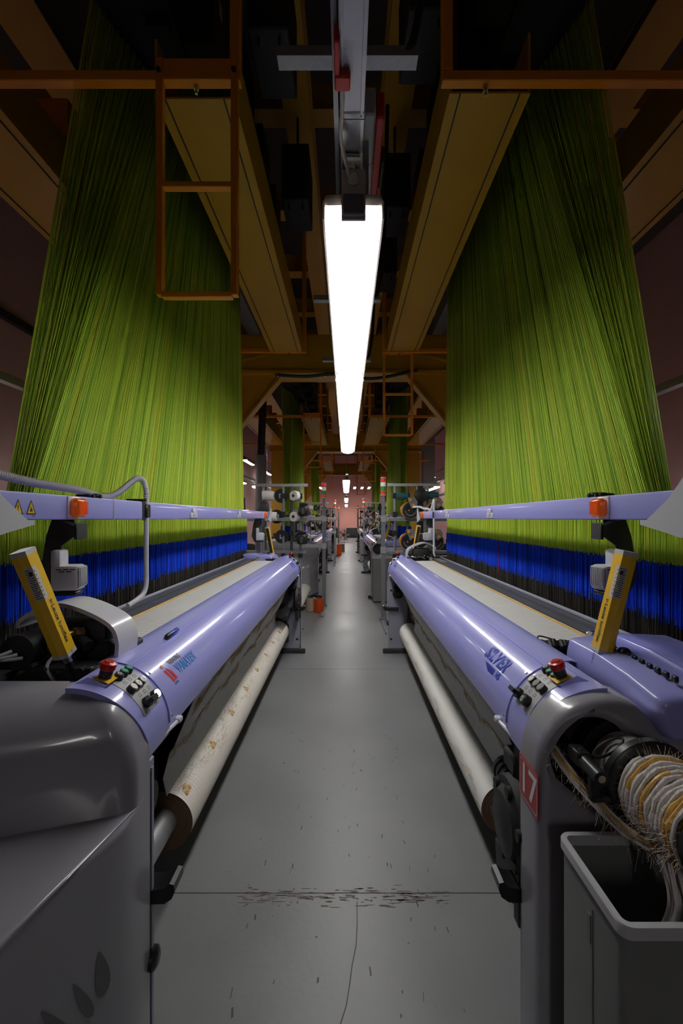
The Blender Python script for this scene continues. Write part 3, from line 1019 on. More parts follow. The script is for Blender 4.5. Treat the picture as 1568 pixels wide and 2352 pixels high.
def fringe(name, pts_fn, s0, s1, n, width, e, m='gold_yarn', seed=1, r=.0006):
    """matted embroidered band: many short crossing threads"""
    rr = np.random.RandomState(seed)
    s = rr.uniform(s0, s1, n)
    ph = rr.normal(0, 1, n)
    P0, P1 = [], []
    for i in range(n):
        c = width * .9 * math.sin(s[i] * 9.0) + width * .5 * math.sin(s[i] * 23)
        v = c + ph[i] * width * .35
        l = rr.uniform(.02, .055)
        v = c + ph[i] * width * .55
        P0.append(pts_fn(s[i] - l / 2, v)); P1.append(pts_fn(s[i] + l / 2, v + rr.normal(0, width * .5)))
    return strand_obj(name, np.array(P0), np.array(P1), r, m, e)

mat('race_grey', (0.09, 0.09, 0.10), 0.45, noise=0.1)
def on_apron(s, v):
    t = .40 + v
    return (-(.545 + .115 * t) + .0035, s, .86 - .275 * t + .002)

def build_loom(e, full=True):
    # --- breast cover ---
    bc = MB().sheet(cover_profile(), .252, L - .252, -.004, 1).build('breast_cover', 'lavender', e)
    bc['label'] = 'long glossy lavender rounded breast beam cover'
    sc = MB()
    for s in (.275, L - .275):
        for th in (52, 3):
            normal_cyl(sc, th, s, .0045, 0, .003, n=10)
    sc.build('screw', 'steel', bc)
    # printed marks: A end
    f = on_cover(.487, 36)
    vs, fs = text_mesh('VAMATEX', .050, bold=.0009, space=.9)
    MB().add([f(x * .80, y) for x, y in vs], fs).build('lettering', 'sky_print', bc, smooth=False, fix=False)
    f = on_cover(.435, 47.5)
    vs, fs = text_mesh('WEAVING', .024, space=.95, bold=.0005)
    MB().add([f(x * .9, y) for x, y in vs], fs).build('lettering', 'black_print', bc, smooth=False, fix=False)
    f = on_cover(.36, 26)
    vs, fs = text_mesh('ITEMA', .012, space=.95)
    MB().add([f(x, y) for x, y in vs], fs).build('lettering', 'black_print', bc, smooth=False, fix=False)
    f = on_cover(.355, 37)
    MB().add([f(*p) for p in [(-.026, .022), (-.010, .022), (.006, -.024), (-.010, -.024), (-.003, .026), (.016, .010), (.024, -.020), (.012, -.024), (.004, .0)]],
             [(0, 1, 2, 3), (4, 5, 6, 7, 8)]).add([f(-.012 + .008 * math.cos(a), .036 + .007 * math.sin(a)) for a in [k * .785 for k in range(8)]], [tuple(range(8))]).build('emblem', 'red_print', bc, smooth=False, fix=False)
    # B end
    f = on_cover(L - .475, 42)
    vs, fs = text_mesh('SILVER', .066, bold=.0022, shear=.25, space=1.0)
    w = max(v[0] for v in vs) - min(v[0] for v in vs)
    m = MB().add([f(x * .20 / w, y) for x, y in vs], fs)
    vs, fs = text_mesh('HS', .030, shear=.25, bold=.0008)
    m.add([f(x + .075, y - .040) for x, y in vs], fs)
    for k in range(9):
        y = -.031 - k * .0024
        x0 = -.06 + k * .006
        m.add([f(x0, y), f(.045, y), f(.045, y - .0013), f(x0, y - .0013)], [(0, 1, 2, 3)])
    m.build('lettering', 'blue_print', bc, smooth=False, fix=False)
    for end in 'AB':
        control_panel(end, e)
    housing_A(e)
    housing_B(e)
    # --- frames, body ---
    side_frame(.112, .142, e)
    side_frame(L - .142, L - .112, e)
    MB().box(-.72, -.95, .20, L - .20, .42, .985).box(-.95, -1.9, .20, L - .2, .25, .80).build('loom_body_block', 'black_iron', e, smooth=False)  # solid dark boxes added for the interior so no light leaks through
    MB().box(-.60, -.72, .20, L - .20, .93, .96).build('breast_beam', 'dark_metal', e, smooth=False)
    for a, b in ((L - .62, L - .22),): MB().cyl((-.60, a, .50), (-.60, b, .50), .028, n=14).build('take_up_shaft', 'black_iron', e)
    MB().cyl((-1.85, .3, .55), (-1.85, L - .3, .55), .40, n=32).build('warp_beam', 'beige_thread', e)
    for s in (.26, L - .30):
        MB().cyl((-1.85, s, .55), (-1.85, s + .04, .55), .47, n=32).build('warp_beam_flange', 'dark_metal', e)
    MB().box(-1.9, -1.95, .1, .2, 0, 1.1).box(-1.9, -1.95, L - .2, L - .1, 0, 1.1).build('rear_leg', 'dark_metal', e, smooth=False)
    # --- woven cloth on the loom ---
    MB().sheet([(-.66, 1.046), (-.70, 1.056), (-.80, 1.060), (-.925, 1.060)], .52, L - .52, .003).build('woven_cloth', 'cloth_lined', e)['label'] = 'white cloth with fine wavy lines leaving the reed'
    # reed, shuttle race and temple bar behind the cloth
    m = MB().sheet([(-.925, 1.066), (-.955, 1.068), (-.985, 1.063)], .30, L - .30, .01)
    m.box(-.985, -1.045, .28, L - .28, 1.00, 1.070)
    m.build('race_board', 'race_grey', e, smooth=False)
    MB().rbox(-1.035, -1.05, .28, L - .28, 1.070, 1.085, .003, 1).build('reed_cap', 'frame_grey', e)
    MB().cyl((-.905, .50, 1.064), (-.905, L - .50, 1.064), .0055, n=8).build('temple_bar', 'gold_yarn', e)
    for s in (.44, L - .44):
        g = 1 if s < 2 else -1
        m = MB().cyl((-.89, s, 1.085), (-.89, s + g * .10, 1.085), .014, n=12).cyl((-.89, s + g * .06, 1.085), (-.89, s + g * .085, 1.085), .021, n=6)
        m.build('temple', 'steel', e)
    # --- apron of cloth under the cover and down to the roll ---
    MB().sheet([(-.535, .885), (-.545, .86), (-.66, .585), (-.672, .575)], .72, L - .55, .0025).build('cloth_apron', 'cloth_lined', e)['label'] = 'cloth slanting down under the lavender cover'
    MB().sheet([(-.672, .575), (-.700, .47), (-.685, .40)], .72, L - .55, .0025).build('cloth_apron', 'cloth_plain', e)
    fringe('embroidered_band', on_apron, .80, L - .58, 450, .15, e, seed=2, r=.0004)
    def on_edge(s, v):
        return (-.658 + .02 * v + .004, s, .582 - .10 * v)
    fringe('gold_selvedge', on_edge, .66, L - .55, 1500, .14, e, seed=3)
    # --- light rail over the cloth ---
    rl = MB().rbox(-.845, -.905, 0.0, L, 1.495, 1.571, .006, 2).build('light_rail', 'lavender', e)
    rl['label'] = 'long lavender rail above the cloth'
    amber_lamp(.37, rl); amber_lamp(L - .37, rl)
    # warning triangles
    m = MB(); mk = MB()
    for s in (.125, .175):
        m.add([(-.8444, s - .017, 1.512), (-.8444, s + .017, 1.512), (-.8444, s, 1.548)], [(0, 1, 2)])
        mk.add([(-.8440, s - .019, 1.510), (-.8440, s + .019, 1.510), (-.8440, s, 1.551), (-.8440, s - .0145, 1.5135), (-.8440, s + .0145, 1.5135), (-.8440, s, 1.545)], [(0, 1, 4, 3), (1, 2, 5, 4), (2, 0, 3, 5)])
    mk.add([(-.8438, .1235, 1.535), (-.8438, .1265, 1.535), (-.8438, .1258, 1.522), (-.8438, .1242, 1.522)], [(0, 1, 2, 3)])
    mk.add([(-.8438, .1238, 1.5195), (-.8438, .1262, 1.5195), (-.8438, .1262, 1.517), (-.8438, .1238, 1.517)], [(0, 1, 2, 3)])
    mk.add([(-.8438, .168, 1.517), (-.8438, .181, 1.519), (-.8438, .179, 1.524), (-.8438, .175, 1.529), (-.8438, .176, 1.536), (-.8438, .173, 1.530), (-.8438, .171, 1.523)], [(0, 1, 2, 3, 4, 5, 6)])
    mk.add([(-.8438, .178, 1.505), (-.8438, .190, 1.505), (-.8438, .190, 1.507), (-.8438, .178, 1.507)], [(0, 1, 2, 3)])
    m.build('warning_sign', 'signal_yellow', rl, smooth=False, fix=False)
    mk.build('warning_symbol', 'black_print', rl, smooth=False, fix=False)
    for s, g in ((.60, 1), (L - .60, -1)):
        a, b = sorted((s + g * .85, s + g * .96))
        MB().rbox(-.836, -.846, a, b, 1.50, 1.53, .003, 1).rbox(-.830, -.846, a + .03, b - .03, 1.51, 1.555, .005, 1).build('sensor_box', 'white_plastic', rl)
    # end brackets
    for S, nm in ((lambda s: s, 'A'), (lambda s: L - s, 'B')):
        poly = [(S(.172), 1.4945), (S(.172), 1.482), (S(.07), 1.463), (S(.02), 1.452), (S(-.02), 1.46), (S(-.03), 1.49), (S(-.03), 1.60), (S(-.01), 1.615), (S(.01), 1.60), (S(.06), 1.550), (S(.145), 1.4945)]
        MB().prism(poly, 'x', -.832, -.840).build('end_bracket', 'grey_light', e, smooth=False)
        MB().prism([(S(.07), 1.497), (S(.02), 1.46), (S(.05), 1.0), (S(.13), 1.0), (S(.12), 1.497)], 'x', -.93, -.97).build('rail_post', 'grey_dark_paint', e, smooth=False)
    # clamps on top of the rail
    for S, ss in ((lambda s: s, .47), (lambda s: L - s, .40)):
        m = MB()
        for k in (0, .045):
            a, b = sorted((S(ss + k), S(ss + k + .035)))
            m.rbox(-.850, -.90, a, b, 1.571, 1.582 + k * .1, .003, 1)
            m.cyl((-.842, (a + b) / 2, 1.576), (-.852, (a + b) / 2, 1.576), .006, n=8)
        m.build('rail_clamp', 'black_plastic', e)
    work_lamp('A', e); work_lamp('B', e)
    light_barrier('A', e); light_barrier('B', e)
    # --- suction hose on the A end ---
    path = wpts([(-.875, -.6, 1.64), (-.875, -.1, 1.63), (-.875, .2, 1.604), (-.875, .45, 1.594), (-.872, .60, 1.577), (-.868, .70, 1.600), (-.862, .80, 1.650), (-.857, .845, 1.668), (-.852, .885, 1.66), (-.848, .905, 1.62), (-.848, .905, 1.585)], 16)
    acc = [0]
    for a, b in zip(path[:-1], path[1:]): acc.append(acc[-1] + (b - a).length)
    m = MB()
    tot = acc[-1]; N_ = int(tot / .0026)
    pts, rad = [], []
    j = 0
    for k in range(N_):
        d = tot * k / (N_ - 1)
        while j < len(acc) - 2 and acc[j + 1] < d: j += 1
        t = (d - acc[j]) / max(1e-6, acc[j + 1] - acc[j])
        pts.append(path[j].lerp(path[j + 1], min(1, t)))
        rad.append(.0130 if k % 3 == 0 else .0102)
    m.tube(pts, rad, 10).build('corrugated_hose', 'white_plastic', e)['label'] = 'grey corrugated suction hose lying on the rail'
    t = MB().tube(wpts([(-.848, .905, 1.60), (-.848, .905, 1.45), (-.848, .905, 1.30), (-.848, .903, 1.215), (-.852, .885, 1.175), (-.862, .85, 1.155), (-.878, .80, 1.138)], 8), .0105, 12)
    t.build('suction_tube', 'white_plastic', e)['label'] = 'white rigid suction tube with a flattened mouth'
    m = MB().rbox(-.836, -.862, .885, .925, 1.50, 1.56, .004, 1).rbox(-.843, -.915, .86, .905, 1.572, 1.582, .002, 1).box(-.843, -.8455, .86, .89, 1.49, 1.58)
    m.build('hose_clamp', 'black_plastic', e)
    MB().tube([(-.842, .62, 1.49), (-.842, .62, 1.575), (-.86, .62, 1.593), (-.89, .62, 1.593)], .0015, 6).build('cable_tie', 'white_plastic', e)
    # --- head guard and mechanics at the A end ---
    prof = [(-.672, 1.083), (-.670, 1.123), (-.685, 1.165), (-.731, 1.197), (-.796, 1.224), (-.848, 1.233), (-.905, 1.217), (-.952, 1.186), (-.955, 1.17)]
    prof = [(p.x, p.z) for p in wpts([(a, 0, b) for a, b in prof], 4)]
    g = MB().sheet(prof, .285, .41, .012, 2).build('head_guard', 'white_plastic', e)
    g['label'] = 'white arched guard over the weft gripper drive'
    m = MB()
    m.rbox(-.72, -.91, .33, .40, 1.03, 1.185, .03, 2)
    m.rbox(-.70, -.93, .31, .39, 1.03, 1.12, .012, 1)
    m.rbox(-.68, -.90, .22, .34, .99, 1.075, .01, 1)
    m.cyl((-.93, .24, 1.11), (-.93, .36, 1.11), .05, n=20).cyl((-.74, .27, 1.12), (-.80, .30, 1.15), .018, n=10)
    m.rbox(-.66, -.72, .36, .46, 1.06, 1.10, .008, 1)
    m.rbox(-.95, -1.15, .1, .5, .95, 1.05, .01, 1)
    for k in range(7):
        m.cyl((-.69 - k * .035, .225, 1.06 + .01 * (k % 3)), (-.69 - k * .035, .20, 1.06 + .01 * (k % 3)), .006 + .002 * (k % 2), n=8)
    m.build('drive_mechanism', 'black_iron', e)
    m = MB().rbox(-.70, -.84, .215, .235, 1.035, 1.075, .004, 1, M=None)
    m.build('drive_cover_plate', 'dark_metal', e)
    m = MB().tube(wpts([(-.83, .26, 1.09), (-.835, .25, 1.13), (-.81, .26, 1.15), (-.79, .30, 1.155)], 6), .013, 10).cyl((-.79, .28, 1.155), (-.775, .30, 1.15), .018, n=8)
    m.build('brass_elbow', 'brass', e)
    m = MB()
    for k in range(3):
        m.tube(wpts([(-.90 - .015 * k, .22, 1.10 + .01 * k), (-.99, .18 - .01 * k, 1.09), (-1.0 + .02 * k, .12, 1.02), (-.93 + .02 * k, .10, .99), (-.84 + .01 * k, .12, 1.00)], 6), .005, 6)
    m.tube(wpts([(-.80, .25, 1.12), (-.83, .22, 1.08), (-.80, .21, 1.03)], 5), .005, 6)
    m.build('cables', 'grey_light', e)
    m = MB()
    rr = random.Random(4)
    for k in range(16):
        x, y, z = -.67 - rr.random() * .2, .36 + rr.random() * .1, 1.07 + rr.random() * .03
        m.cyl((x, y, z), (x + rr.uniform(-.02, .02), y + .02, z + rr.uniform(0, .02)), rr.uniform(.005, .012), n=8)
    m.tube(wpts([(-.67, .42, 1.07), (-.70, .45, 1.10), (-.75, .47, 1.09), (-.79, .46, 1.10), (-.84, .48, 1.075)], 5), .005, 6)
    m.build('linkage', 'steel', e)
    # --- lavender drive cover with slots at the B end ---
    S = lambda s: L - s
    secs = []
    for s, k in ((-.024, .86), (-.020, .93), (-.012, .975), (.005, 1.0), (.10, 1.0), (.25, 1.0), (.395, 1.0), (.415, .975), (.428, .93), (.435, .86)):
        u0, u1 = .745, 1.06
        zt = 1.105 - .02 * max(0, (.1 - s)) / .12 * 1.0 + (.012 if s > .2 else 0)
        P = [(u0 + .035, .985), (u0 + .02, .99), (u0, 1.04), (u0 + .006, zt - .028), (u0 + .022, zt - .008), (u0 + .11, zt + .0), (u0 + .118, zt - .006), (u0 + .165, zt - .006), (u0 + .175, zt + .006), (u1 - .015, zt + .002), (u1, zt - .012), (u1, .985)]
        cu, cz = .9, 1.0
        P = [(q.x, q.z) for q in wpts([(u, 0, z) for u, z in P + P[:1]], 4)][:-1]
        secs.append([(-(cu + (u - cu) * k), S(s), cz + (z - cz) * k) for u, z in P])
    vs = [p for q in secs for p in q]; n = len(secs[0])
    fs = [(i * n + j, i * n + (j + 1) % n, (i + 1) * n + (j + 1) % n, (i + 1) * n + j) for i in range(len(secs) - 1) for j in range(n)]
    fs += [tuple(range(n)), tuple((len(secs) - 1) * n + i for i in range(n))]
    g = MB().add(vs, fs).build('drive_cover', 'lavender', e)
    g.data.set_sharp_from_angle(angle=R(60))
    g['label'] = 'lavender drive cover with a row of black slots'
    m = MB()
    for k in range(9):
        s = .285 - k * .031
        if k == 1: continue
        a, b = sorted((S(s), S(s - .018)))
        m.rbox(-.820, -.830, a, b, 1.100, 1.1185 if s > .15 else 1.1165, .003, 1)
    m.lathe((-.825, S(.232), 1.11), (-.825, S(.232), 1.125), [(0, .016), (.5, .018), (1, .012)], 14)
    m.build('vent_slot', 'black_plastic', g)
    # lavender cap at the far gripper side
    m = MB()
    for k in range(10):
        a = k * .7
        m.cyl((-.68 - .013 * k, S(.46 + .01 * (k % 3)), 1.06), (-.685 - .013 * k, S(.49), 1.075), .010, n=8)
    m.tube(wpts([(-.68, S(.47), 1.07), (-.70, S(.52), 1.085), (-.74, S(.50), 1.08), (-.73, S(.46), 1.09)], 6), .003, 5)
    m.build('cutter_mechanism', 'black_iron', e)
    # --- clutch, motor, roll hooks ---
    for s in (L - .235,):
        g = -1
        m = MB().lathe((-.468, s, .62), (-.53, s, .62), [(0, .035), (.06, .05), (.10, .085), (.35, .10), (.36, .125), (.8, .128), (1, .11)], 24)
        for k in range(6):
            a = k * math.pi / 3 + .3
            y, z = s + .105 * math.cos(a), .62 + .105 * math.sin(a)
            m.cyl((-.478, y, z), (-.52, y, z), .016, n=10)
        m.prism([(s - .11, .50), (s + .10, .52), (s + .04, .42), (s - .09, .40)], 'x', -.49, -.52)
        m.build('clutch_housing', 'black_iron', e)
        MB().rbox(-.52, -.60, s - .04, s + .16, .66, .86, .01, 1).rbox(-.51, -.60, s - .10, s + .0, .74, .80, .01, 1).build('gear_bracket', 'black_iron', e)
        m = MB().cyl((-.63, s - .42, .55), (-.63, s - .14, .55), .048, n=20)
        for k in range(7): m.lathe((-.63, s - .40 + k * .035, .55), (-.63, s - .392 + k * .035, .55), [(0, .053), (1, .053)], 20)
        m.build('motor', 'dark_metal', e)
    for s in (.155, L - .155):
        m = MB().prism([(-.430, .532), (-.428, .515), (-.436, .495), (-.455, .482), (-.60, .475), (-.60, .515), (-.50, .515), (-.455, .522), (-.442, .535)], 'y', s - .035, s + .03)
        m.build('roll_hook', 'black_plastic', e)
        g = 1 if s < 2 else -1
        if g < 0: MB().rbox(-.485, -.51, s - .02, s + .02, .40, .60, .004, 1).build('hook_arm', 'black_iron', e)
        if g < 0: MB().prism([(-.60, .15), (-.60, .34), (-.68, .42), (-.79, .42), (-.85, .30), (-.80, .12)], 'y', s + g * .055, s + g * .085).build('roll_bearing', 'dark_metal', e, smooth=False)
        b = s + g * .14
        MB().tube(wpts([(-.50, s + g * .05, .88), (-.49, b, .882), (-.495, b + g * .03, .878)], 4), .006, 8).rbox(-.480, -.500, b + g * .02 - .014, b + g * .02 + .014, .874, .892, .004, 1).build('latch_tab', 'white_plastic', e)
    MB().lathe((-.473, .125, .335), (-.495, .125, .335), [(0, .018), (.3, .028), (1, .028)], 16).build('foot_pedal', 'black_plastic', e)
    m = MB()
    m.cyl((-.53, .22, .70), (-.62, .22, .70), .045, n=14)
    m.rbox(-.54, -.64, .17, .22, .62, .86, .02, 1)
    m.build('take_up_gear', 'black_iron', e)
    return e

def heddles(e):
    """threads below the light rail: lime cords, blue section, grey heddles"""
    n, rows = 620, 8
    def lay(z0, z1, r, nm, m, jit):
        P0, P1 = [], []
        for k in range(rows):
            u = 1.08 + .16 * k / (rows - 1)
            s = np.linspace(.40, L - .12, n) + nr.uniform(-.002, .002, n)
            x = -(u + nr.uniform(-.004, .004, n))
            a = z0 + nr.uniform(-jit, jit, n); b = z1 + np.zeros(n)
            P0.append(np.stack([x, s, a], 1)); P1.append(np.stack([x, s + nr.uniform(-.002, .002, n), b], 1))
        return strand_obj(nm, np.concatenate(P0), np.concatenate(P1), r, m, e)
    lay(1.345, 1.52, .0013, 'lime_cords', 'cord_green', .008)
    lay(1.155, 1.347, .0021, 'blue_springs', 'cord_blue', .012)
    lay(.99, 1.175, .0011, 'grey_heddles', 'cord_grey', .012)
    i = 260
    MB().cyl((-1.07, 2.05, 1.12), (-1.07, 2.05, 1.36), .0022, n=5).build('red_marker_cord', 'red_plastic', e)
    MB().box(-1.07, -1.26, .42, L - .14, 1.52, 1.56).build('comber_board', 'dark_metal', e, smooth=False)

def harness(e, sg=-1):
    n, rows = 700, 13
    P0, P1, ID = [], [], []
    nb = 16; nc = 130
    for k in range(rows):
        t = k / (rows - 1)
        f = np.linspace(0, 1, n) + nr.uniform(-.0006, .0006, n)
        s0 = .54 + (3.92 - .54) * f
        top0 = (2.95 - .50 * t) - Y0
        # cords gather into bunches towards the jacquard
        g = np.floor(f * nb) / nb + .5 / nb
        ff = f * .80 + g * .20
        gc = np.floor(f * nc + .5 * (k % 2)) ; cc = (gc + .5 - .5 * (k % 2)) / nc
        wc = .15 + .5 * t ** 1.3
        ff = ff * (1 - wc) + (cc * .8 + g * .2) * wc
        rr_ = np.random.RandomState(11 + k).rand(nc + 3)[gc.astype(int)]
        ID.append(np.where(rr_ < .08 + .24 * t, 1, np.where(rr_ > .95 - .20 * t, 2, 0)))
        s1 = top0 + (4.15 - top0) * ff
        x0 = -(1.10 + .09 * t) + nr.uniform(-.002, .002, n)
        x1 = -(1.20 + .16 * t) + nr.uniform(-.004, .004, n)
        P0.append(np.stack([-sg * x0, s0, np.full(n, 1.56)], 1)); P1.append(np.stack([-sg * x1, s1, np.full(n, 4.33)], 1))
    P0 = np.concatenate(P0); P1 = np.concatenate(P1)
    # several short lengths per cord keep each piece compact
    K = 10
    strand_obj('harness_cords', np.stack([P0 + (P1 - P0) * (i / K) for i in range(K + 1)]), None, .0015, ['cord_green', 'cord_deep', 'cord_yellow'], e, idx=np.concatenate(ID))
    return e

def cloth_roll(r, cloth, flowers, s0, s1, U, Z):
    e = empty('cloth_roll', (0, 0, 0))
    m = MB().lathe((0, s0, 0), (0, s1, 0), [(0, r), (1, r)], 48, cap=False)
    m.build('rolled_cloth', cloth, e)
    # layered end faces
    for s, g in ((s0, 1), (s1, -1)):
        m = MB()
        k = 0; rr_ = r
        rings = []
        while rr_ > .054:
            rings.append(rr_); rr_ -= .0045
        vs, fs = [], []
        n = 48
        prof = []
        for i, q in enumerate(rings):
            prof.append((g * (.002 if i % 2 else 0.0), q)); 
        prof.append((0, .050))
        for y, q in prof:
            for j in range(n):
                a = 2 * math.pi * j / n
                vs.append((q * math.cos(a), s + y, q * math.sin(a)))
        for i in range(len(prof) - 1):
            for j in range(n):
                l = (j + 1) % n
                fs.append((i * n + j, i * n + l, (i + 1) * n + l, (i + 1) * n + j))
        m.add(vs, fs)
        m.build('rolled_edge', 'cardboard', e)
    MB().cyl((0, .10, 0), (0, L - .10, 0), .052, n=28).build('core_tube', 'galvanised', e)
    if flowers:
        def on(th, s, h): 
            a = R(th); return ((r + h) * math.cos(a), s, (r + h) * math.sin(a))
        for k in range(8):
            s = s0 + .055 + k * .37
            if s > s1 - .1: break
            m = MB(); 
            def disc(th, ss, ra, rb, h, mi):
                c = 10
                vs = [on(th + math.degrees(rb * math.cos(2 * math.pi * j / c) / r), ss + ra * math.sin(2 * math.pi * j / c), h) for j in range(c)]
                vs.append(on(th, ss, h + .0006))
                m.add(vs, [(j, (j + 1) % c, c) for j in range(c)], mi)
            th = 52
            disc(th, s + .01, .03, .016, .0008, 0)
            for dt, ds in ((7, .012), (-3, .026), (-4, -.010)):
                disc(th + dt, s + ds, .011, .008, .0018, 1)
                disc(th + dt, s + ds, .004, .003, .0030, 0)
            m.build('embroidered_flower', ['flower_green', 'flower_orange'], e, fix=False)
    return e

# ================= PLACING THE LOOMS =================
def place(src, side, k, dy=0.0, first=False):
    o = src if first else copy_tree(src)
    if side == 'left':
        o.location = (XC, Y0 + PITCH * k + dy, 0); o.rotation_euler = (0, 0, 0)
    else:
        o.location = (XC, Y0 + L + PITCH * k - dy, 0); o.rotation_euler = (0, 0, math.pi)
    return o
NL = 3
loom0 = empty('weaving_loom')
build_loom(loom0)
NAMES = {('left', 0): 'long lavender and grey weaving loom along the left of the aisle, nearest the camera',
         ('right', 0): 'long lavender and grey weaving loom along the right of the aisle, nearest the camera',
         ('left', 1): 'second weaving loom from the camera on the left of the aisle', ('right', 1): 'second weaving loom from the camera on the right of the aisle',
         ('left', 2): 'farthest weaving loom from the camera on the left of the aisle', ('right', 2): 'farthest weaving loom from the camera on the right of the aisle',
         ('left', 3): 'farthest weaving loom on the left, near the pink wall', ('right', 3): 'farthest weaving loom on the right, near the pink wall'}
looms = {}
first = True
for k in range(NL):
    for side in ('left', 'right'):
        o = place(loom0, side, k, first=first); first = False
        tag(o, NAMES[(side, k)], 'loom', 'weaving looms along the aisle')
        looms[(side, k)] = o
WD = ['nearest', 'middle', 'farthest']
def series(src, name_fn, cat, group, ks=range(NL), sides=('left', 'right'), dy=0.0, dy2=0.0):
    f = True; out = {}
    for k in ks:
        for side in sides:
            o = place(src, side, k, -dy2 if side == 'right' else dy, f); f = False
            tag(o, name_fn(side, k), cat, group)
            out[(side, k)] = o
    return out
h0 = empty('heddle_set'); heddles(h0)
series(h0, lambda s, k: 'blue and grey heddle threads under the lavender rail of the %s loom on the %s' % (WD[k], s), 'heddles', 'heddle sets in the looms')
h1 = empty('harness'); harness(h1)
h2 = empty('harness'); harness(h2, 1)
series(h1, lambda s, k: 'tall lime green curtain of harness cords above the %s loom on the %s' % (WD[k], s), 'harness', 'lime green jacquard harnesses', sides=('left',))
f = True
for k in range(NL):
    o = h2 if f else copy_tree(h2); f = False
    o.location = (XC, Y0 + PITCH * k, 0)
    tag(o, 'tall lime green curtain of harness cords above the %s loom on the right' % WD[k], 'harness', 'lime green jacquard harnesses')
p0 = platform()
series(p0, lambda s, k: 'ochre steel platform over the %s loom on the %s' % (WD[k], s), 'platform', 'jacquard platforms', dy2=5.83 - L)
j0 = jacquard()
series(j0, lambda s, k: 'black jacquard head on the platform over the %s loom on the %s' % (WD[k], s), 'jacquard', 'jacquard heads', dy2=5.70 - L)
ld0 = hanging_ladder()
f = True
for k in range(NL):
    for side in ('left', 'right'):
        o = ld0 if f else copy_tree(ld0); f = False
        if side == 'left': o.location = (XC, Y0 + PITCH * k + 1.085, 3.6); o.rotation_euler = (0, 0, 0)
        else: o.location = (XC, Y0 + 5.83 - 1.085 + PITCH * k, 3.6); o.rotation_euler = (0, 0, math.pi)
        tag(o, 'orange two-rung hanging ladder frame on the platform of the %s %s loom' % (WD[k], side), 'ladder', 'hanging ladder frames')
# right platform reaches a little further so its ladder hangs from its end rail

# cloth rolls
def place_roll(o, side, k, U, Z):
    if side == 'left': o.location = (XC - U, Y0 + PITCH * k, Z)
    else: o.location = (XC + U, Y0 + L + PITCH * k, Z); o.rotation_euler = (0, 0, math.pi)
ra = cloth_roll(.118, 'cloth_roll_wavy', True, .74, 3.78, .72, .285)
place_roll(ra, 'left', 0, .708, .285)
tag(ra, 'thick cloth roll with orange flowers and wavy lines under the nearest left loom', 'cloth roll', 'cloth rolls under the looms')
rb = cloth_roll(.106, 'cloth_roll_plain', False, .30, 3.26, .70, .27)
place_roll(rb, 'right', 0, .70, .27)
tag(rb, 'plain white cloth roll under the nearest right loom', 'cloth roll', 'cloth rolls under the looms')
for k in range(1, NL):
    for side in ('left', 'right'):
        o = copy_tree(rb); place_roll(o, side, k, .70, .27)
        tag(o, 'pale cloth roll under the %s loom on the %s' % (WD[k], side), 'cloth roll', 'cloth rolls under the looms')

# number plate on the nearest right loom only
def number_plate():
    e = empty('number_plate', (.4575, 1.138, .833))
    MB().rbox(-.003, 0, -.058, .058, -.053, .053, .001, 1).build('plate', 'plate_red', e)
    fr = MB()
    o_ = .0032
    W_, H_ = .053, .048
    loop = []; inn = []
    for cx, cz, a0 in ((W_ - .01, H_ - .01, 0), (-W_ + .01, H_ - .01, 90), (-W_ + .01, -H_ + .01, 180), (W_ - .01, -H_ + .01, 270)):
        for k in range(4):
            a = R(a0 + k * 30)
            loop.append((-o_, cx + .01 * math.cos(a), cz + .01 * math.sin(a))); inn.append((-o_, cx + .0085 * math.cos(a), cz + .0085 * math.sin(a)))
    n = len(loop)
    fr.add(loop + inn, [(i, (i + 1) % n, (i + 1) % n + n, i + n) for i in range(n)])
    fr.build('white_border', 'white_print', e, smooth=False, fix=False)
    vs, fs = text_mesh('17', .105, bold=.0015, space=1.0)
    MB().add([(-o_ - .0003, -x * 1.0, y) for x, y in vs], fs).build('numerals', 'white_print', e, smooth=False, fix=False)
    tag(e, 'red plate with white number 17 on the nearest right loom', 'sign')
number_plate()

# marker pen lying in the groove of the near left cover
def pen():
    p = Vector((XC, Y0, 0)) + Vector(surf(73, .53, .012)); q = Vector((XC, Y0, 0)) + Vector(surf(73.5, .64, .012))
    e = empty('marker_pen', p)
    d = q - p
    MB().lathe((0, 0, 0), d, [(0.27, .0075), (.30, .0085), (.96, .0085), (1, .006)], 14).build('barrel', 'blue_ink', e)
    MB().lathe((0, 0, 0), d, [(0, .0075), (.04, .0095), (.30, .0095)], 14).build('cap', 'black_plastic', e)
    tag(e, 'blue marker pen with black cap lying on the left lavender cover', 'pen')
pen()

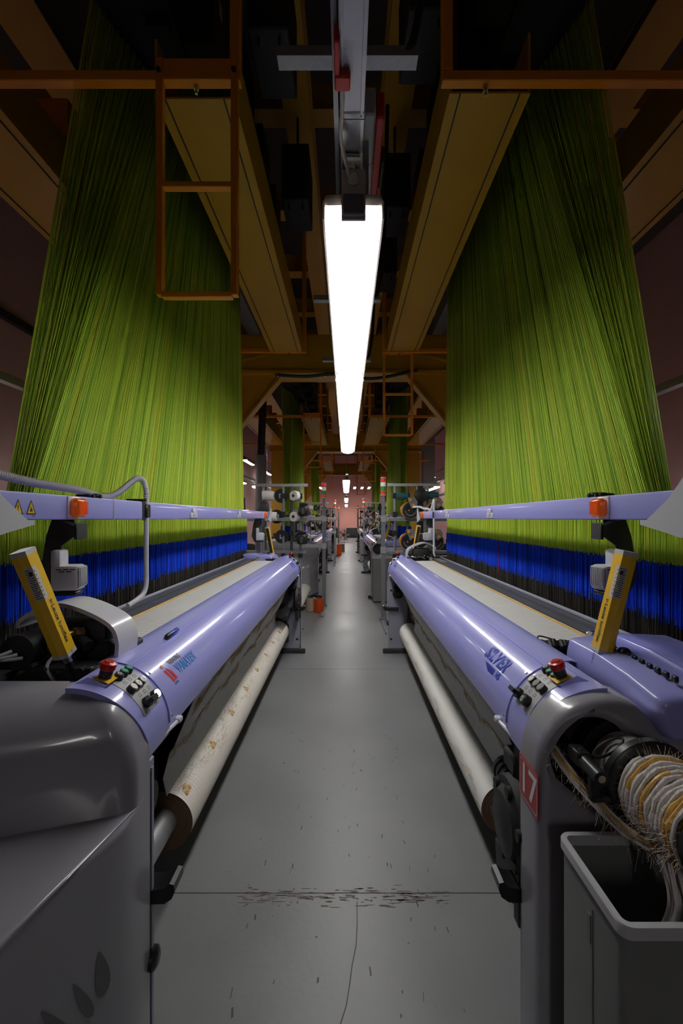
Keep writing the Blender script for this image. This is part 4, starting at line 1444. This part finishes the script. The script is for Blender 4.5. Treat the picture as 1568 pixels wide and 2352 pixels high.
# waste spool and yarn at the near right loom
def waste_spool():
    ax, az = .658, .921
    e = empty('waste_spool', (ax, 1.12, az))
    y = lambda v: v - 1.12
    m = MB().lathe((0, y(1.175), 0), (0, y(1.10), 0), [(0, .03), (.6, .085), (.75, .092), (1, .092), (1, .03)], 32).lathe((0, y(1.005), 0), (0, y(.975), 0), [(0, .03), (0, .092), (.2, .098), (.8, .098), (1, .090), (1.0, .055), (.8, .045), (1.1, .02)], 36)
    m.cyl((0, y(1.12), 0), (0, y(.76), 0), .022, n=16)
    m.lathe((.0, y(.80), 0), (.0, y(.765), 0), [(0, .02), (0, .075), (1, .072), (1, .02)], 28)
    m.build('flange', 'black_plastic', e)
    MB().lathe((0, y(1.10), 0), (0, y(1.005), 0), [(0, .05), (.05, .066), (.5, .070), (.95, .066), (1, .05)], 32).build('white_winding', 'white_yarn', e)
    # bulky winding of tufted selvedge between the outer flanges
    pts_w, pts_g = [], []
    mw, mg = MB(), MB()
    for lay in range(3):
        turns = 13
        pts = []; 
        N_ = turns * 28
        for i in range(N_ + 1):
            t = i / N_
            a = 2 * math.pi * turns * t * (1 if lay % 2 else -1) + lay
            r_ = .046 + lay * .010 + .010 * (t if lay % 2 == 0 else 1 - t) + .004 * math.sin(7 * t + lay) + rng.uniform(-.002, .002)
            yy = .965 - .155 * (t if lay % 2 else 1 - t)
            pts.append((r_ * math.cos(a), y(yy), r_ * math.sin(a)))
        # split in colour sections
        i = 0; c = lay
        while i < N_:
            j = min(N_, i + rng.randint(14, 60))
            tgt = mw if c % 3 else mg
            tgt.tube(pts[i:j + 1], [.0056 + .0014 * math.sin(k * 1.7) for k in range(j + 1 - i)], 7)
            i = j; c += 1
    mw.build('wound_yarn', 'white_yarn', e); mg.build('wound_tinsel', 'gold_yarn', e)
    n = 1500
    a = nr.uniform(0, 2 * math.pi, n); yy = nr.uniform(.80, .98, n); r0 = nr.uniform(.05, .075, n)
    P0 = np.stack([r0 * np.cos(a), yy - 1.12, r0 * np.sin(a)], 1)
    ln = nr.uniform(.008, .04, n)
    a2 = a + nr.uniform(-.4, .4, n)
    P1 = P0 + np.stack([np.cos(a2) * ln, nr.uniform(-.02, .03, n), np.sin(a2) * ln], 1)
    strand_obj('loose_hairs', P0, P1, .0003, 'hair', e)
    tag(e, 'black flanged spool wound with tufted white and gold waste yarn', 'spool')
    # yarn running from the opening to the spool
    base = [(.492, 1.115, .955), (.515, 1.06, .915), (.545, 1.0, .885), (.58, .95, .85), (.62, .90, .84)]
    e2 = empty('waste_yarn', base[0])
    mw, mg = MB(), MB()
    for k in range(9):
        o = Vector((rng.uniform(-.008, .008), rng.uniform(-.006, .006), rng.uniform(-.01, .01)))
        pp = [Vector(p) - Vector(base[0]) + o * (1 + .3 * math.sin(i * 2 + k)) for i, p in enumerate(base)]
        (mg if k % 3 == 0 else mw).tube(wpts(pp, 6), .0032, 5)
    mw.build('yarn_strands', 'white_yarn', e2); mg.build('tinsel_strands', 'gold_yarn', e2)
    n = 500
    t = nr.uniform(0, .999, n) * 4; i = t.astype(int); f_ = (t - i)[:, None]
    B = np.array(base) - np.array(base[0]); B = np.concatenate([B, B[-1:] + .01])
    P0 = B[i] * (1 - f_) + B[i + 1] * f_ + nr.normal(0, .004, (n, 3))
    P1 = P0 + nr.normal(0, .016, (n, 3)) + np.array([.004, -.01, -.006])
    strand_obj('loose_hairs', P0, P1, .0004, 'hair', e2)
    tag(e2, 'tufted white and gold yarn strand drawn out of the round opening', 'yarn')
    # strand hanging into the bin
    st = [(.62, .87, .85), (.625, .845, .78), (.60, .84, .72), (.595, .845, .66), (.605, .85, .60), (.60, .86, .54), (.62, .87, .46), (.66, .88, .38)]
    e3 = empty('hanging_yarn', st[0])
    m = MB()
    for k in range(26):
        ph = rng.uniform(0, 6); o = Vector((rng.uniform(-.020, .020), rng.uniform(-.012, .012), 0))
        pp = [Vector(p) - Vector(st[0]) + o + Vector((.006 * math.sin(i * 1.9 + ph), .005 * math.cos(i * 1.3 + ph), 0)) for i, p in enumerate(st)]
        m.tube(wpts(pp, 7), .0028, 5)
    m.build('yarn_strands', 'white_yarn', e3)
    tag(e3, 'loose white yarn hanging from the spool into the grey bin', 'yarn')
    e4 = empty('gold_waste', (.72, .86, .30))
    m = MB()
    for k in range(60):
        pp = [(rng.uniform(-.1, .1), rng.uniform(-.07, .07), rng.uniform(0, .16)) for _ in range(4)]
        m.tube(wpts(pp, 6), .004, 4)
    q = m.build('tinsel_tangle', 'gold_yarn', e4); q['kind'] = 'stuff'
    tag(e4, 'tangle of gold tinsel waste inside the grey bin', 'yarn')
    # guide rod with eyelet bracket
    e5 = empty('yarn_guide', (.53, 1.16, .958))
    m = MB().cyl((0, 0, 0), (0, -.11, 0), .013, n=16).cyl((0, -.14, 0), (0, -.215, 0), .0155, n=16)
    m.rbox(-.016, .016, -.15, -.10, -.014, .018, .004, 1)
    loop = [(.03 + .035 + .025 * math.cos(a) * 1.3, -.125 + .02 * math.sin(a), .02 + .02 * math.cos(a)) for a in [k * 2 * math.pi / 20 for k in range(21)]]
    m.tube(loop, .003, 6, cap=False)
    m.rbox(-.012, .012, -.20, -.178, -.055, .0, .005, 1).rbox(-.012, .035, -.20, -.18, -.062, -.048, .005, 1)
    m.build('guide_rod', 'black_plastic', e5)
    MB().cyl((0, -.11, 0), (0, -.14, 0), .0115, n=16).cyl((0, -.2155, 0), (0, -.217, 0), .008, n=12).cyl((0, -.125, .018), (0, -.125, .020), .005, n=8).build('steel_sleeve', 'steel', e5)['kind'] = 'stuff'
    tag(e5, 'black yarn guide rod with eyelet in front of the round opening', 'yarn guide')
waste_spool()

# grey waste bins
def waste_bin():
    e = empty('waste_bin')
    x0, x1, y0, y1, zt = .0, .50, .0, .225, .806
    def rr(x0, x1, y0, y1, r, n=5):
        p = []
        for cx, cy, a0 in ((x1 - r, y1 - r, 0), (x0 + r, y1 - r, 90), (x0 + r, y0 + r, 180), (x1 - r, y0 + r, 270)):
            for k in range(n + 1):
                a = R(a0 + 90 * k / n); p.append((cx + r * math.cos(a), cy + r * math.sin(a)))
        return p
    o = rr(x0, x1, y0, y1, .018); i = rr(x0 + .004, x1 - .004, y0 + .004, y1 - .004, .015); n = len(o)
    vs = [(x, y, .02) for x, y in o] + [(x, y, zt - .01) for x, y in o] + [(x, y, zt - .01) for x, y in i] + [(x, y, .03) for x, y in i]
    fs = [tuple(range(n))] + [(k * n + j, k * n + (j + 1) % n, (k + 1) * n + (j + 1) % n, (k + 1) * n + j) for k in range(3) for j in range(n)] + [tuple(3 * n + j for j in range(n))]
    MB().add(vs, fs).build('body', 'bin_grey', e)
    o = rr(x0 - .006, x1 + .006, y0 - .006, y1 + .006, .022); i = rr(x0 + .006, x1 - .006, y0 + .006, y1 - .006, .012)
    vs = [(x, y, zt - .022) for x, y in o] + [(x, y, zt - .003) for x, y in o] + [(x * .99 + .0025, y, zt) for x, y in o] + [(x, y, zt) for x, y in i] + [(x, y, zt - .022) for x, y in i]
    fs = [(k * n + j, k * n + (j + 1) % n, (k + 1) * n + (j + 1) % n, (k + 1) * n + j) for k in range(4) for j in range(n)]
    MB().add(vs, fs).build('rim', 'grey_light', e)
    MB().box(-.0015, .0, .095, .099, .05, .75).rbox(-.003, 0, .10, .112, .68, .735, .001, 1).rbox(-.003, 0, .10, .108, .30, .34, .001, 1).build('door_seam', 'grey_dark_paint', e, smooth=False)
    for x in (.04, .46):
        for yy in (.04, .185):
            MB().cyl((x, yy, 0), (x, yy, .022), .02, n=10).build('foot', 'black_plastic', e)
    MB().tube([(.30 + .06 * math.cos(a), .215 - .004, .66 + .035 * math.sin(a)) for a in [k * math.pi / 10 for k in range(21)]], .008, 6, cap=False).build('inner_ring', 'black_plastic', e)
    return e
mat('bin_grey', (0.20, 0.20, 0.20), 0.5, noise=0.05)
b0 = waste_bin()
for k in range(NL):
    o = b0 if k == 0 else copy_tree(b0)
    o.location = (.472, .776 + PITCH * k, 0)
    tag(o, 'tall grey open-topped waste bin in front of the %s loom on the right' % WD[k], 'bin', 'grey waste bins')

# ---------------- stack light posts, creels ----------------
def signal_post(side):
    g = 1 if side == 'right' else -1
    e = empty('signal_post')
    MB().rbox(-.03, .03, -.03, .03, .02, 1.62, .003, 1).build('post', 'frame_grey2', e)
    MB().rbox(-.022, .022, -.022, .022, 1.62, 1.83, .003, 1).build('upper_post', 'frame_grey2', e)
    MB().rbox(-.035, .035, -.80, .06, 0, .022, .003, 1).rbox(-.05, .05, -.05, .05, .02, .05, .003, 1).build('foot', 'frame_grey2', e)
    for z in (1.49, 1.03):
        MB().rbox(-.04, .04, -.04, .04, z - .05, z + .05, .004, 1).build('clamp', 'galvanised', e)
        MB().rbox(0, g * .75, -.028, .028, z - .033, z + .033, .003, 1).build('arm', 'galvanised', e)
    sl = MB().cyl((0, 0, 1.83), (0, 0, 1.845), .042, n=20).cyl((0, 0, 2.085), (0, 0, 2.10), .040, n=20).build('stack_light', 'grey_light', e)
    z = 1.845
    for mt in ('lens_orange', 'lens_green', 'lens_white', 'lens_red'):
        MB().cyl((0, 0, z), (0, 0, z + .057), .038, n=20).build('lens', mt, sl)
        z += .060
    return e
mat('frame_grey2', (0.20, 0.21, 0.235), 0.4, metal=0.2, noise=0.1)
pr0 = signal_post('right'); pl0 = signal_post('left')
for k in range(3):
    o = pr0 if k == 0 else copy_tree(pr0)
    o.location = (.54, 6.67 + PITCH * k, 0)
    tag(o, 'grey post topped by a coloured stack light, %s on the right' % WD[k], 'signal light', 'stack light posts')
    o = pl0 if k == 0 else copy_tree(pl0)
    o.location = (-.376, 7.70 + PITCH * k, 0)
    tag(o, 'grey post topped by a coloured stack light, %s on the left' % WD[k], 'signal light', 'stack light posts')

def bobbin(e, kind):
    if kind == 'white':
        m = MB().lathe((0, 0, 0), (.15, 0, 0), [(0, .066), (.1, .070), (.9, .062), (1, .056)], 20); mt = 'white_yarn'
    else:
        m = MB().lathe((0, 0, 0), (.15, 0, 0), [(0, .05), (1, .045)], 18); mt = 'teal'
    m.build('yarn_package', mt, e)
    MB().cyl((-.004, 0, 0), (.154, 0, 0), .022, n=12).build('core', 'black_plastic', e)
    return e

def weft_feeder(e, x, z, y=0, orange=True, parent_name='weft_feeder'):
    """drum facing the camera"""
    f = MB().lathe((x, y + .20, z), (x, y, z), [(0, .08), (.3, .105), (.95, .105), (1, .098), (1.0, .06), (.95, .055)], 28).build(parent_name, 'black_plastic', e)
    if orange:
        MB().lathe((x - .012, y + .17, z + .004), (x - .012, y + .04, z + .004), [(0, .104), (1, .110)], 28).build('yarn_winding', 'knob_orange', f)
        MB().tube([(x + .108 * math.cos(a), y - .006, z + .108 * math.sin(a)) for a in [k * math.pi / 14 for k in range(29)]], .004, 5, cap=False).build('balloon_ring', 'steel', f)
        MB().prism([(x + .01, z + .02), (x - .03, z + .12), (x - .04, z + .17), (x + .05, z + .165), (x + .085, z + .11), (x + .07, z + .06)], 'y', y - .05, y - .01).build('feeder_arm', 'frame_grey2', f, smooth=False)
        m = MB().cyl((x - .012, y - .05, z + .135), (x - .012, y - .075, z + .135), .019, n=14).cyl((x + .03, y - .05, z + .07), (x + .03, y - .075, z + .07), .018, n=14).cyl((x - .02, y + 0.0, z + .0), (x - .02, y - .012, z), .010, n=10)
        m.build('knob', 'knob_orange', f)
    for k in range(9):
        a = math.pi * (1.05 + k * .11)
        MB().rbox(x + .068 * math.cos(a) - .009, x + .068 * math.cos(a) + .009, y - .004, y + .004, z + .068 * math.sin(a) - .009, z + .068 * math.sin(a) + .009, .002, 1).build('window', 'grey_dark_paint', f)
    return f

def creel(side, lab):
    g = 1 if side == 'right' else -1
    e = empty('weft_creel')
    GP = 'galvanised'
    # posts (x measured from the aisle side outwards)
    xs = (.0, .17, .44) if side == 'right' else (.0, .12, .23, .50)
    for x in xs:
        p = MB().cyl((g * x, 0, 0.02), (g * x, 0, 1.93), .018, n=10).cyl((g * x, 0, 0), (g * x, 0, .02), .05, n=12).build('post', 'dark_metal' if x in (.17, .12) else 'frame_grey2', e)
        for z in (1.80, 1.55, 1.30, 1.0):
            MB().rbox(g * x - .03, g * x + .03, -.03, .03, z - .035, z + .035, .004, 1).build('clamp', 'black_plastic', p)
    MB().rbox(-g * .10, g * .60, -.012, .012, 1.925, 1.965, .003, 1).build('top_bar', GP, e)
    for z in (1.48, 1.04):
        MB().rbox(-g * .08, g * .75, -.03, .03, z - .022, z + .022, .003, 1).build('cross_bar', 'frame_grey2', e)
    if side == 'right':
        for x, z in ((.19, 1.60), (.52, 1.60), (.17, 1.19), (.52, 1.19)):
            weft_feeder(e, x, z, -.15)
        for x, z in ((.34, 1.80), (.33, 1.20)):
            MB().lathe((x, -.14, z), (x, -.02, z), [(0, .02), (.1, .085), (.5, .092), (1, .05)], 24).build('tension_disc', 'black_plastic', e)
        MB().rbox(.30, .38, -.02, .05, 1.3, 1.93, .005, 1).build('feeder_column', 'black_plastic', e)
    else:
        for x, z in ((.0, 1.60), (-.02, 1.22)):
            m = MB().rbox(x - .02, x + .12, -.12, .04, z - .07, z + .07, .03, 2).lathe((x + .05, -.125, z), (x + .05, -.16, z), [(0, .05), (1, .04)], 18).rbox(x, x + .10, -.10, .02, z + .07, z + .11, .01, 1)
            m.build('weft_feeder', 'black_plastic', e)
            MB().rbox(x + .03, x + .07, -.168, -.16, z - .05, z + .03, .004, 1).build('feeder_front', 'dark_metal', e)
        for x, z in ((-.48, 1.62), (-.50, 1.30)):
            MB().rbox(x - .06, x + .06, -.10, .02, z - .05, z + .09, .02, 2).build('weft_feeder', 'dark_metal', e)
        for x, z in ((-.26, 1.80), (-.32, 1.52), (-.25, 1.25)):
            d = MB().lathe((x, .05, z), (x, .0, z), [(0, .03), (.2, .09), (1, .095)], 24).build('tension_disc', 'black_plastic', e)
            MB().box(x - .03, x + .03, -.004, -.001, z - .03, z + .03).build('disc_label', 'label_grey', d, smooth=False)
            MB().cyl((x, -.004, z), (x, -.008, z), .014, n=12).build('disc_hub', 'black_plastic', d)
    return e
cr0, cl0 = creel('right', ''), creel('left', '')
BOB = {'right': [(.02, 1.79, 'teal'), (.42, 1.80, 'teal')], 'left': [(-.09, 1.80, 'white'), (-.50, 1.80, 'white'), (-.09, 1.52, 'white'), (-.46, 1.52, 'white')]}
bw = empty('yarn_bobbin'); bobbin(bw, 'white'); bt = empty('yarn_bobbin'); bobbin(bt, 'teal')
used = set()
POSN = {('left', 0): 'top shelf, aisle side', }
for k in range(3):
    for side, src in (('right', cr0), ('left', cl0)):
        o = src if k == 0 else copy_tree(src)
        base = (.65, 6.1 + PITCH * k, 0) if side == 'right' else (-.62, 6.15 + PITCH * k, 0)
        o.location = base
        tag(o, 'steel weft creel with %s behind the %s loom on the %s' % ('black feeders and orange knobs' if side == 'right' else 'black feeders and white bobbins', WD[k], side), 'creel', 'weft creels')
        for i, (x, z, kd) in enumerate(BOB[side]):
            s_ = bw if kd == 'white' else bt
            b = s_ if kd not in used else copy_tree(s_)
            used.add(kd)
            b.location = (base[0] + x, base[1] - .06, z)
            b.rotation_euler = (0, 0, R(0 if (side == 'left' and i % 2) or side == 'right' else 60))
            pos = ('upper' if z > 1.7 else 'lower') + ' row, ' + ('nearer the aisle' if abs(x) < .2 else 'farther from the aisle')
            tag(b, '%s bobbin on the %s creel on the %s, %s' % ('white' if kd == 'white' else 'teal', WD[k], side, pos), 'bobbin', '%s bobbins on the %s creels' % (kd, side))

# ---------------- lamps ----------------
lf0 = lamp_fixture(1.53)
ys = [1.37, 2.99, 4.70, 11.2, 12.82, 14.44, 21.3, 22.9, 24.5, 31.2, 32.8, -3.9, -5.6]
LW = ['first', 'second', 'third', 'fourth', 'fifth', 'sixth', 'seventh', 'eighth', 'ninth', 'tenth', 'eleventh']
for i, y in enumerate(ys):
    o = lf0 if i == 0 else copy_tree(lf0)
    o.location = (.021 if i < 3 else 0, y, 2.375)
    tag(o, ('lit fluorescent tube lamp over the aisle, %s from the camera' % LW[i]) if i < 11 else 'tube lamp over the aisle behind the camera, %s' % ('nearer' if i == 11 else 'farther'), 'lamp', 'tube lamps over the aisle')
for sx, sd in ((-1, 'left'), (1, 'right')):
    for i, y in enumerate([1.75, 4.6, 7.4, 10.3, 13.2, 16.1, 19.9, 26.0]):  # row filled out with added lamps to light the cords from behind
        o = copy_tree(lf0)
        o.location = (sx * 2.65, y + (.12 if sx > 0 else 0), 2.375)
        tag(o, 'lit tube lamp behind the %s looms, %s of a row filled out for light' % (sd, LW[i]), 'lamp', 'tube lamps behind the looms')
    q = empty('lamp_trunking', (sx * 2.65, 0, 2.55))
    MB().rbox(-.035, .035, .5, 32, 0, .07, .004, 1).build('channel', 'galvanised', q)
    for k in range(5): MB().cyl((0, .6 + k * 7.3, .07), (0, .6 + k * 7.3, 4.05), .004, n=6).build('hanger_rod', 'steel', q)
    tag(q, 'galvanised lamp channel behind the %s looms' % sd, 'channel')
# wall lamps, most of them added to brighten the pink side and end walls
for i, (x, y, z) in enumerate([(-4.0, 13.5, 3.75), (-4.0, 18.0, 3.75), (-4.0, 22.5, 3.75), (-4.0, 27.5, 3.75), (4.9, 15.5, 3.75), (4.9, 20.5, 3.75), (4.9, 25.5, 3.75), (4.9, 30.5, 3.75), (-1.9, 33.2, 3.7), (.62, 33.0, 3.7), (0, 34.6, 2.375), (1.17, 33.0, 3.7), (1.68, 33.0, 3.7), (-3.0, 33.0, 3.7), (3.2, 33.0, 3.7)]):
    o = copy_tree(lf0); o.location = (x, y, z)
    if i < 8:
        g = -1 if x < 0 else 1
        MB().box(0, g * .5 if x < 0 else g * .7, .3, .34, .10, .14).box(0, g * .5 if x < 0 else g * .7, 1.1, 1.14, .10, .14).build('wall_arm', 'galvanised', o, smooth=False)
    elif x:
        for yy in (.3, 1.2): MB().cyl((0, yy, .10), (0, yy, 6.6 - z), .006, n=6).build('hanger_rod', 'steel', o)
    side_ = 'left' if x < 0 else 'right'
    tag(o, ('lit tube lamp high on the %s wall, %s of a row with lamps added for brightness' % (side_, LW[i % 4])) if i < 8 else ['lit tube lamp near the pink end wall, left of the aisle lamps', 'lit tube lamp near the end wall, first to the right of the aisle lamps', 'lit tube lamp near the pink end wall, low over the aisle', 'lit tube lamp near the end wall, second to the right of the aisle lamps', 'lit tube lamp near the end wall, third to the right of the aisle lamps', 'tube lamp added to brighten the end wall, farthest to the left', 'tube lamp added to brighten the end wall, farthest to the right'][i - 8], 'lamp', 'tube lamps on the side walls' if i < 8 else 'tube lamps by the end wall')

# lamp channel over the aisle with its fittings
def aisle_channel():
    e = empty('lamp_channel', (.015, 0, 2.55))
    def seg(y0, y1):
        m = MB().box(-.031, .031, y0, y1, .0, .003).box(-.031, -.028, y0, y1, .003, .04).box(.028, .031, y0, y1, .003, .04)
        m.box(-.027, -.022, y0, y1, -.004, 0).box(.022, .027, y0, y1, -.004, 0)
        m.build('channel', 'galvanised', e, smooth=False)
    seg(-6.5, 1.42); seg(1.48, 6.6); seg(10.8, 16.4); seg(20.8, 36)
    MB().box(-.048, -.036, -1.0, 6.6, .02, .06).build('bus_bar', 'frame_grey2', e, smooth=False)
    MB().box(-.026, .026, 1.305, 1.41, -.010, -.004).build('joint_plate', 'steel', e, smooth=False)
    MB().cyl((0, 1.35, -.010), (0, 1.35, -.018), .010, n=12).build('bolt', 'steel', e)
    MB().tube([(-.034, 1.19, .0), (-.034, 1.19, -.008), (.034, 1.19, -.008), (.034, 1.19, 0)], .002, 6).build('cable_tie', 'white_plastic', e)
    for y in (-5, -2, .6, 3.4, 5.9, 12, 15, 22, 28, 34):
        MB().cyl((0, y, .03), (0, y, 2.65), .004, n=6).build('hanger_rod', 'steel', e)
    tag(e, 'galvanised channel that carries the lamps over the aisle', 'channel')
    c = empty('red_coupling', (-.024, .985, 2.55))
    MB().rbox(-.004, .010, 0, .09, -.018, .02, .003, 1).rbox(-.004, .034, .075, .115, -.022, .0, .004, 1).build('clip', 'red_plastic', c)
    tag(c, 'red plug clip on the lamp channel overhead', 'connector')
    w = empty('lamp_cable', (-.011, 1.10, 2.538))
    MB().tube(wpts([(0, 0, 0), (0, .06, -.004), (-.004, .12, -.012), (.008, .18, -.03), (.022, .215, -.06), (.026, .222, -.075)], 10), .005, 8).build('cable', 'cream_plastic', w)
    tag(w, 'cream cable running into the nearest tube lamp', 'cable')
    b = empty('lamp_bracket', (.021, 1.33, 2.40))
    MB().box(-.035, .035, -.012, -.004, -.035, .11).box(-.035, -.031, -.004, .06, .0, .11).box(.031, .035, -.004, .06, .0, .11).build('bracket_plate', 'cream_plastic', b, smooth=False)
    MB().rbox(-.031, .031, -.03, -.012, -.03, .03, .004, 1).build('junction_box', 'grey_dark_paint', b)
    MB().lathe((.0, -.012, .075), (0, -.03, .085), [(0, .018), (.5, .012), (1, .008)], 14).build('grommet', 'cream_plastic', b)
    tag(b, 'beige bracket with grey junction box at the end of the nearest lamp', 'bracket')
    r_ = empty('power_box', (.075, 1.42, 2.80))
    MB().box(-.02, .0, .1, .12, -.25, -.04).box(-.065, .0, .1, .12, -.25, -.23).build('hanger_bracket', 'galvanised', r_, smooth=False)
    MB().rbox(-.022, .018, 0, .44, -.04, .05, .006, 1).build('box', 'grey_light', r_)
    MB().rbox(.018, .046, .01, .42, -.04, .045, .006, 1).build('lid', 'red_plastic', r_)
    MB().rbox(.046, .062, .20, .34, -.03, .03, .006, 1).build('socket', 'black_plastic', r_)
    MB().rbox(-.024, .020, .20, .21, -.042, .052, .002, 1).build('strap', 'steel', r_)
    tag(r_, 'grey and red power tap-off box beside the lamp channel', 'power box')
    for y, z, nm in ((1.77, 3.30, 'nearest'), (3.75, 3.30, 'second'), (5.2, 3.30, 'third')):
        t = empty('cross_strut', (0.01, y, z))
        MB().box(-.28, .27, 0, .06, 0, .004).box(-.28, .27, 0, .004, .004, .04).box(-.28, .27, .056, .06, .004, .04).build('strut', 'galvanised', t, smooth=False)
        MB().tube(wpts([(.06, .03, .03), (.20, .02, .02), (.26, 0, .10), (.30, 0, .5), (.33, .0, 1.6)], 8), .016, 8).build('black_cable', 'black_plastic', t)
        tag(t, 'short galvanised cross strut over the aisle, %s the camera' % ('nearest to' if nm == 'nearest' else nm + ' from'), 'strut', 'cross struts')
aisle_channel()
# cable trunk below the near portal
q = empty('cable_run', (-.95, 6.1, 3.42))
MB().tube(wpts([(0, 0, 0), (.4, 0, -.02), (.8, 0, .01), (1.3, 0, -.05), (1.9, 0, .06)], 8), .022, 8).build('cable', 'black_plastic', q)
for x in (.02, .66): MB().rbox(x, x + .02, -.03, .03, -.03, .03, .003, 1).build('clamp', 'steel', q)
tag(q, 'thick black cable along the nearest portal beam', 'cable')

# orange boxes / cases between the roof girders
for i, (x, y) in enumerate([(-.45, 2.6), (-.45, 4.0), (.46, 2.5), (.46, 4.1), (.46, 5.2)]):
    e = empty('control_cabinet', (x, y, 4.3))
    MB().rbox(-.12, .12, 0, .45, 0, .50, .01, 1).build('case', 'black_iron', e)
    MB().box(-.01, .01, .2, .24, .5, .9).build('hanger', 'dark_metal', e, smooth=False)
    for dx in (-.06, .06): MB().cyl((dx, .05, -.06), (dx, .05, 0), .008, n=8).build('cable_gland', 'black_plastic', e)
    tag(e, ['black control cabinet overhead on the left, nearest', 'black control cabinet overhead on the left, farther', 'black control cabinet overhead on the right, nearest', 'black control cabinet overhead on the right, middle', 'black control cabinet overhead on the right, farthest'][i], 'cabinet', 'overhead control cabinets')

# ---------------- odds and ends ----------------
def thread_spool(x, y, r, h, m, lab):
    e = empty('thread_spool', (x, y, 0))
    MB().lathe((0, 0, .006), (0, 0, h), [(0, r), (1, r * .97)], 28).build('thread', m, e)
    MB().cyl((0, 0, 0), (0, 0, .006), r * 1.02, n=28).cyl((0, 0, h), (0, 0, h + .008), r * .5, n=20).build('flange', 'black_plastic', e)
    tag(e, lab, 'spool')
thread_spool(-.435, 7.28, .078, .215, 'copper_thread', 'orange metallic thread spool on the floor by the left post')
thread_spool(-.575, 7.36, .085, .21, 'beige_thread', 'beige thread spool on the floor behind the orange one')
thread_spool(-.23, 20.5, .16, .34, 'beige_thread', 'brown spool standing far down the aisle on the left')
thread_spool(-.30, 18.6, .10, .42, 'lens_orange', 'orange topped container on the floor far down the aisle')

# round duct column behind the left creel
e = empty('duct_column', (-1.50, 8.0, 0))
mat('duct_grey', (0.16, 0.15, 0.15), 0.5, noise=0.1)
MB().cyl((0, 0, 0), (0, 0, 2.6), .10, n=24).build('lower_duct', 'duct_grey', e)
MB().cyl((0, 0, 2.6), (.10, 0, 5.2), .065, n=20).build('upper_duct', 'black_plastic', e)
tag(e, 'grey round duct column with thinner black pipe on top, left', 'duct')
e = empty('terminal', (-1.62, 6.9, 0))
MB().rbox(-.09, .09, -.05, .05, 1.48, 1.82, .03, 2).build('casing', 'black_plastic', e)
MB().box(-.06, .07, -.052, -.05, 1.55, 1.76).build('screen', 'dark_metal', e, smooth=False)
MB().cyl((0, .02, 0), (0, .02, 1.5), .025, n=10).build('post', 'black_iron', e)
tag(e, 'black machine terminal on a post left of the creel', 'terminal')

# cage fan and dark machinery at the end wall
e = empty('drum_fan', (-.16, 29.0, 0))
m = MB()
for k in range(28):
    a = 2 * math.pi * k / 28
    m.tube([(.05 * math.cos(a), 0, .43 + .05 * math.sin(a)), (.22 * math.cos(a), -.03, .43 + .22 * math.sin(a)), (.40 * math.cos(a), 0, .43 + .40 * math.sin(a)), (.41 * math.cos(a), .35, .43 + .41 * math.sin(a))], .006, 4)
for r_ in (.12, .22, .32, .41):
    m.tube([(r_ * math.cos(a), -.02, .43 + r_ * math.sin(a)) for a in [k * math.pi / 16 for k in range(33)]], .006, 4, cap=False)
m.build('wire_guard', 'wire', e)
MB().cyl((0, .05, .43), (0, .30, .43), .09, n=16).build('motor', 'black_iron', e)
m = MB()
for k in range(5):
    a = 2 * math.pi * k / 5
    m.prism([(.05 * math.cos(a), .43 + .05 * math.sin(a)), (.36 * math.cos(a - .25), .43 + .36 * math.sin(a - .25)), (.36 * math.cos(a + .25), .43 + .36 * math.sin(a + .25))], 'y', .14, .15)
m.build('blades', 'grey_light', e, smooth=False)
MB().tube([(-.3, .2, .02), (-.2, .2, .12), (.2, .2, .12), (.3, .2, .02)], .015, 6).build('stand', 'black_iron', e)
tag(e, 'large round cage fan standing far down the aisle', 'fan')
for i, (x, w, h) in enumerate([(.45, .9, .75), (1.5, 1.0, .9), (-1.2, 1.1, .8)]):
    e = empty('floor_cabinet', (x, 34.5, 0))
    MB().rbox(-w / 2, w / 2, 0, .6, .05, h, .03, 1).build('case', 'black_iron', e)
    MB().rbox(-w / 3, w / 3, -.02, 0, .2, h - .15, .02, 1).build('door', 'dark_metal', e)
    MB().rbox(-w / 2, w / 2, .03, .57, 0, .05, .01, 1).build('plinth', 'dark_metal', e)
    tag(e, ['low dark cabinet against the pink wall right of the fan', 'dark cabinet near the pink wall, far right', 'low dark cabinet near the pink wall, left of the fan'][i], 'cabinet')

# small pilot lamps on the end wall
# pillar on the right
e = empty('pillar', (3.55, 19.5, 0))
MB().rbox(-.25, .25, 0, .5, 0, 6.6, .01, 1).build('shaft', 'concrete', e)
tag(e, 'grey concrete pillar beyond the right looms', kind='structure')

mat('tan_thread', (0.66, 0.54, 0.40), 0.6)
fringe('embroidered_band', on_apron, .80, L - .58, 1300, .13, looms[('left', 0)], seed=12, r=.0007)
def on_wavy(s, v):
    a = R(54) + v * 1.1
    return (.1185 * math.cos(a), s, .1185 * math.sin(a))
fringe('woven_band', on_wavy, .76, 3.76, 900, .22, ra, m='tan_thread', seed=10, r=.0004)
# tan woven band along the plain roll
def on_roll(s, v):
    a = R(8) + v * .5
    return (.1068 * math.cos(a), s, .1068 * math.sin(a))
for o in [q for q in scene.objects if q.name.startswith('cloth_roll') and q.parent is None and q is not ra]:
    if o is rb: fringe('woven_band', on_roll, .32, 3.24, 900, .35, o, m='tan_thread', seed=9, r=.0004)
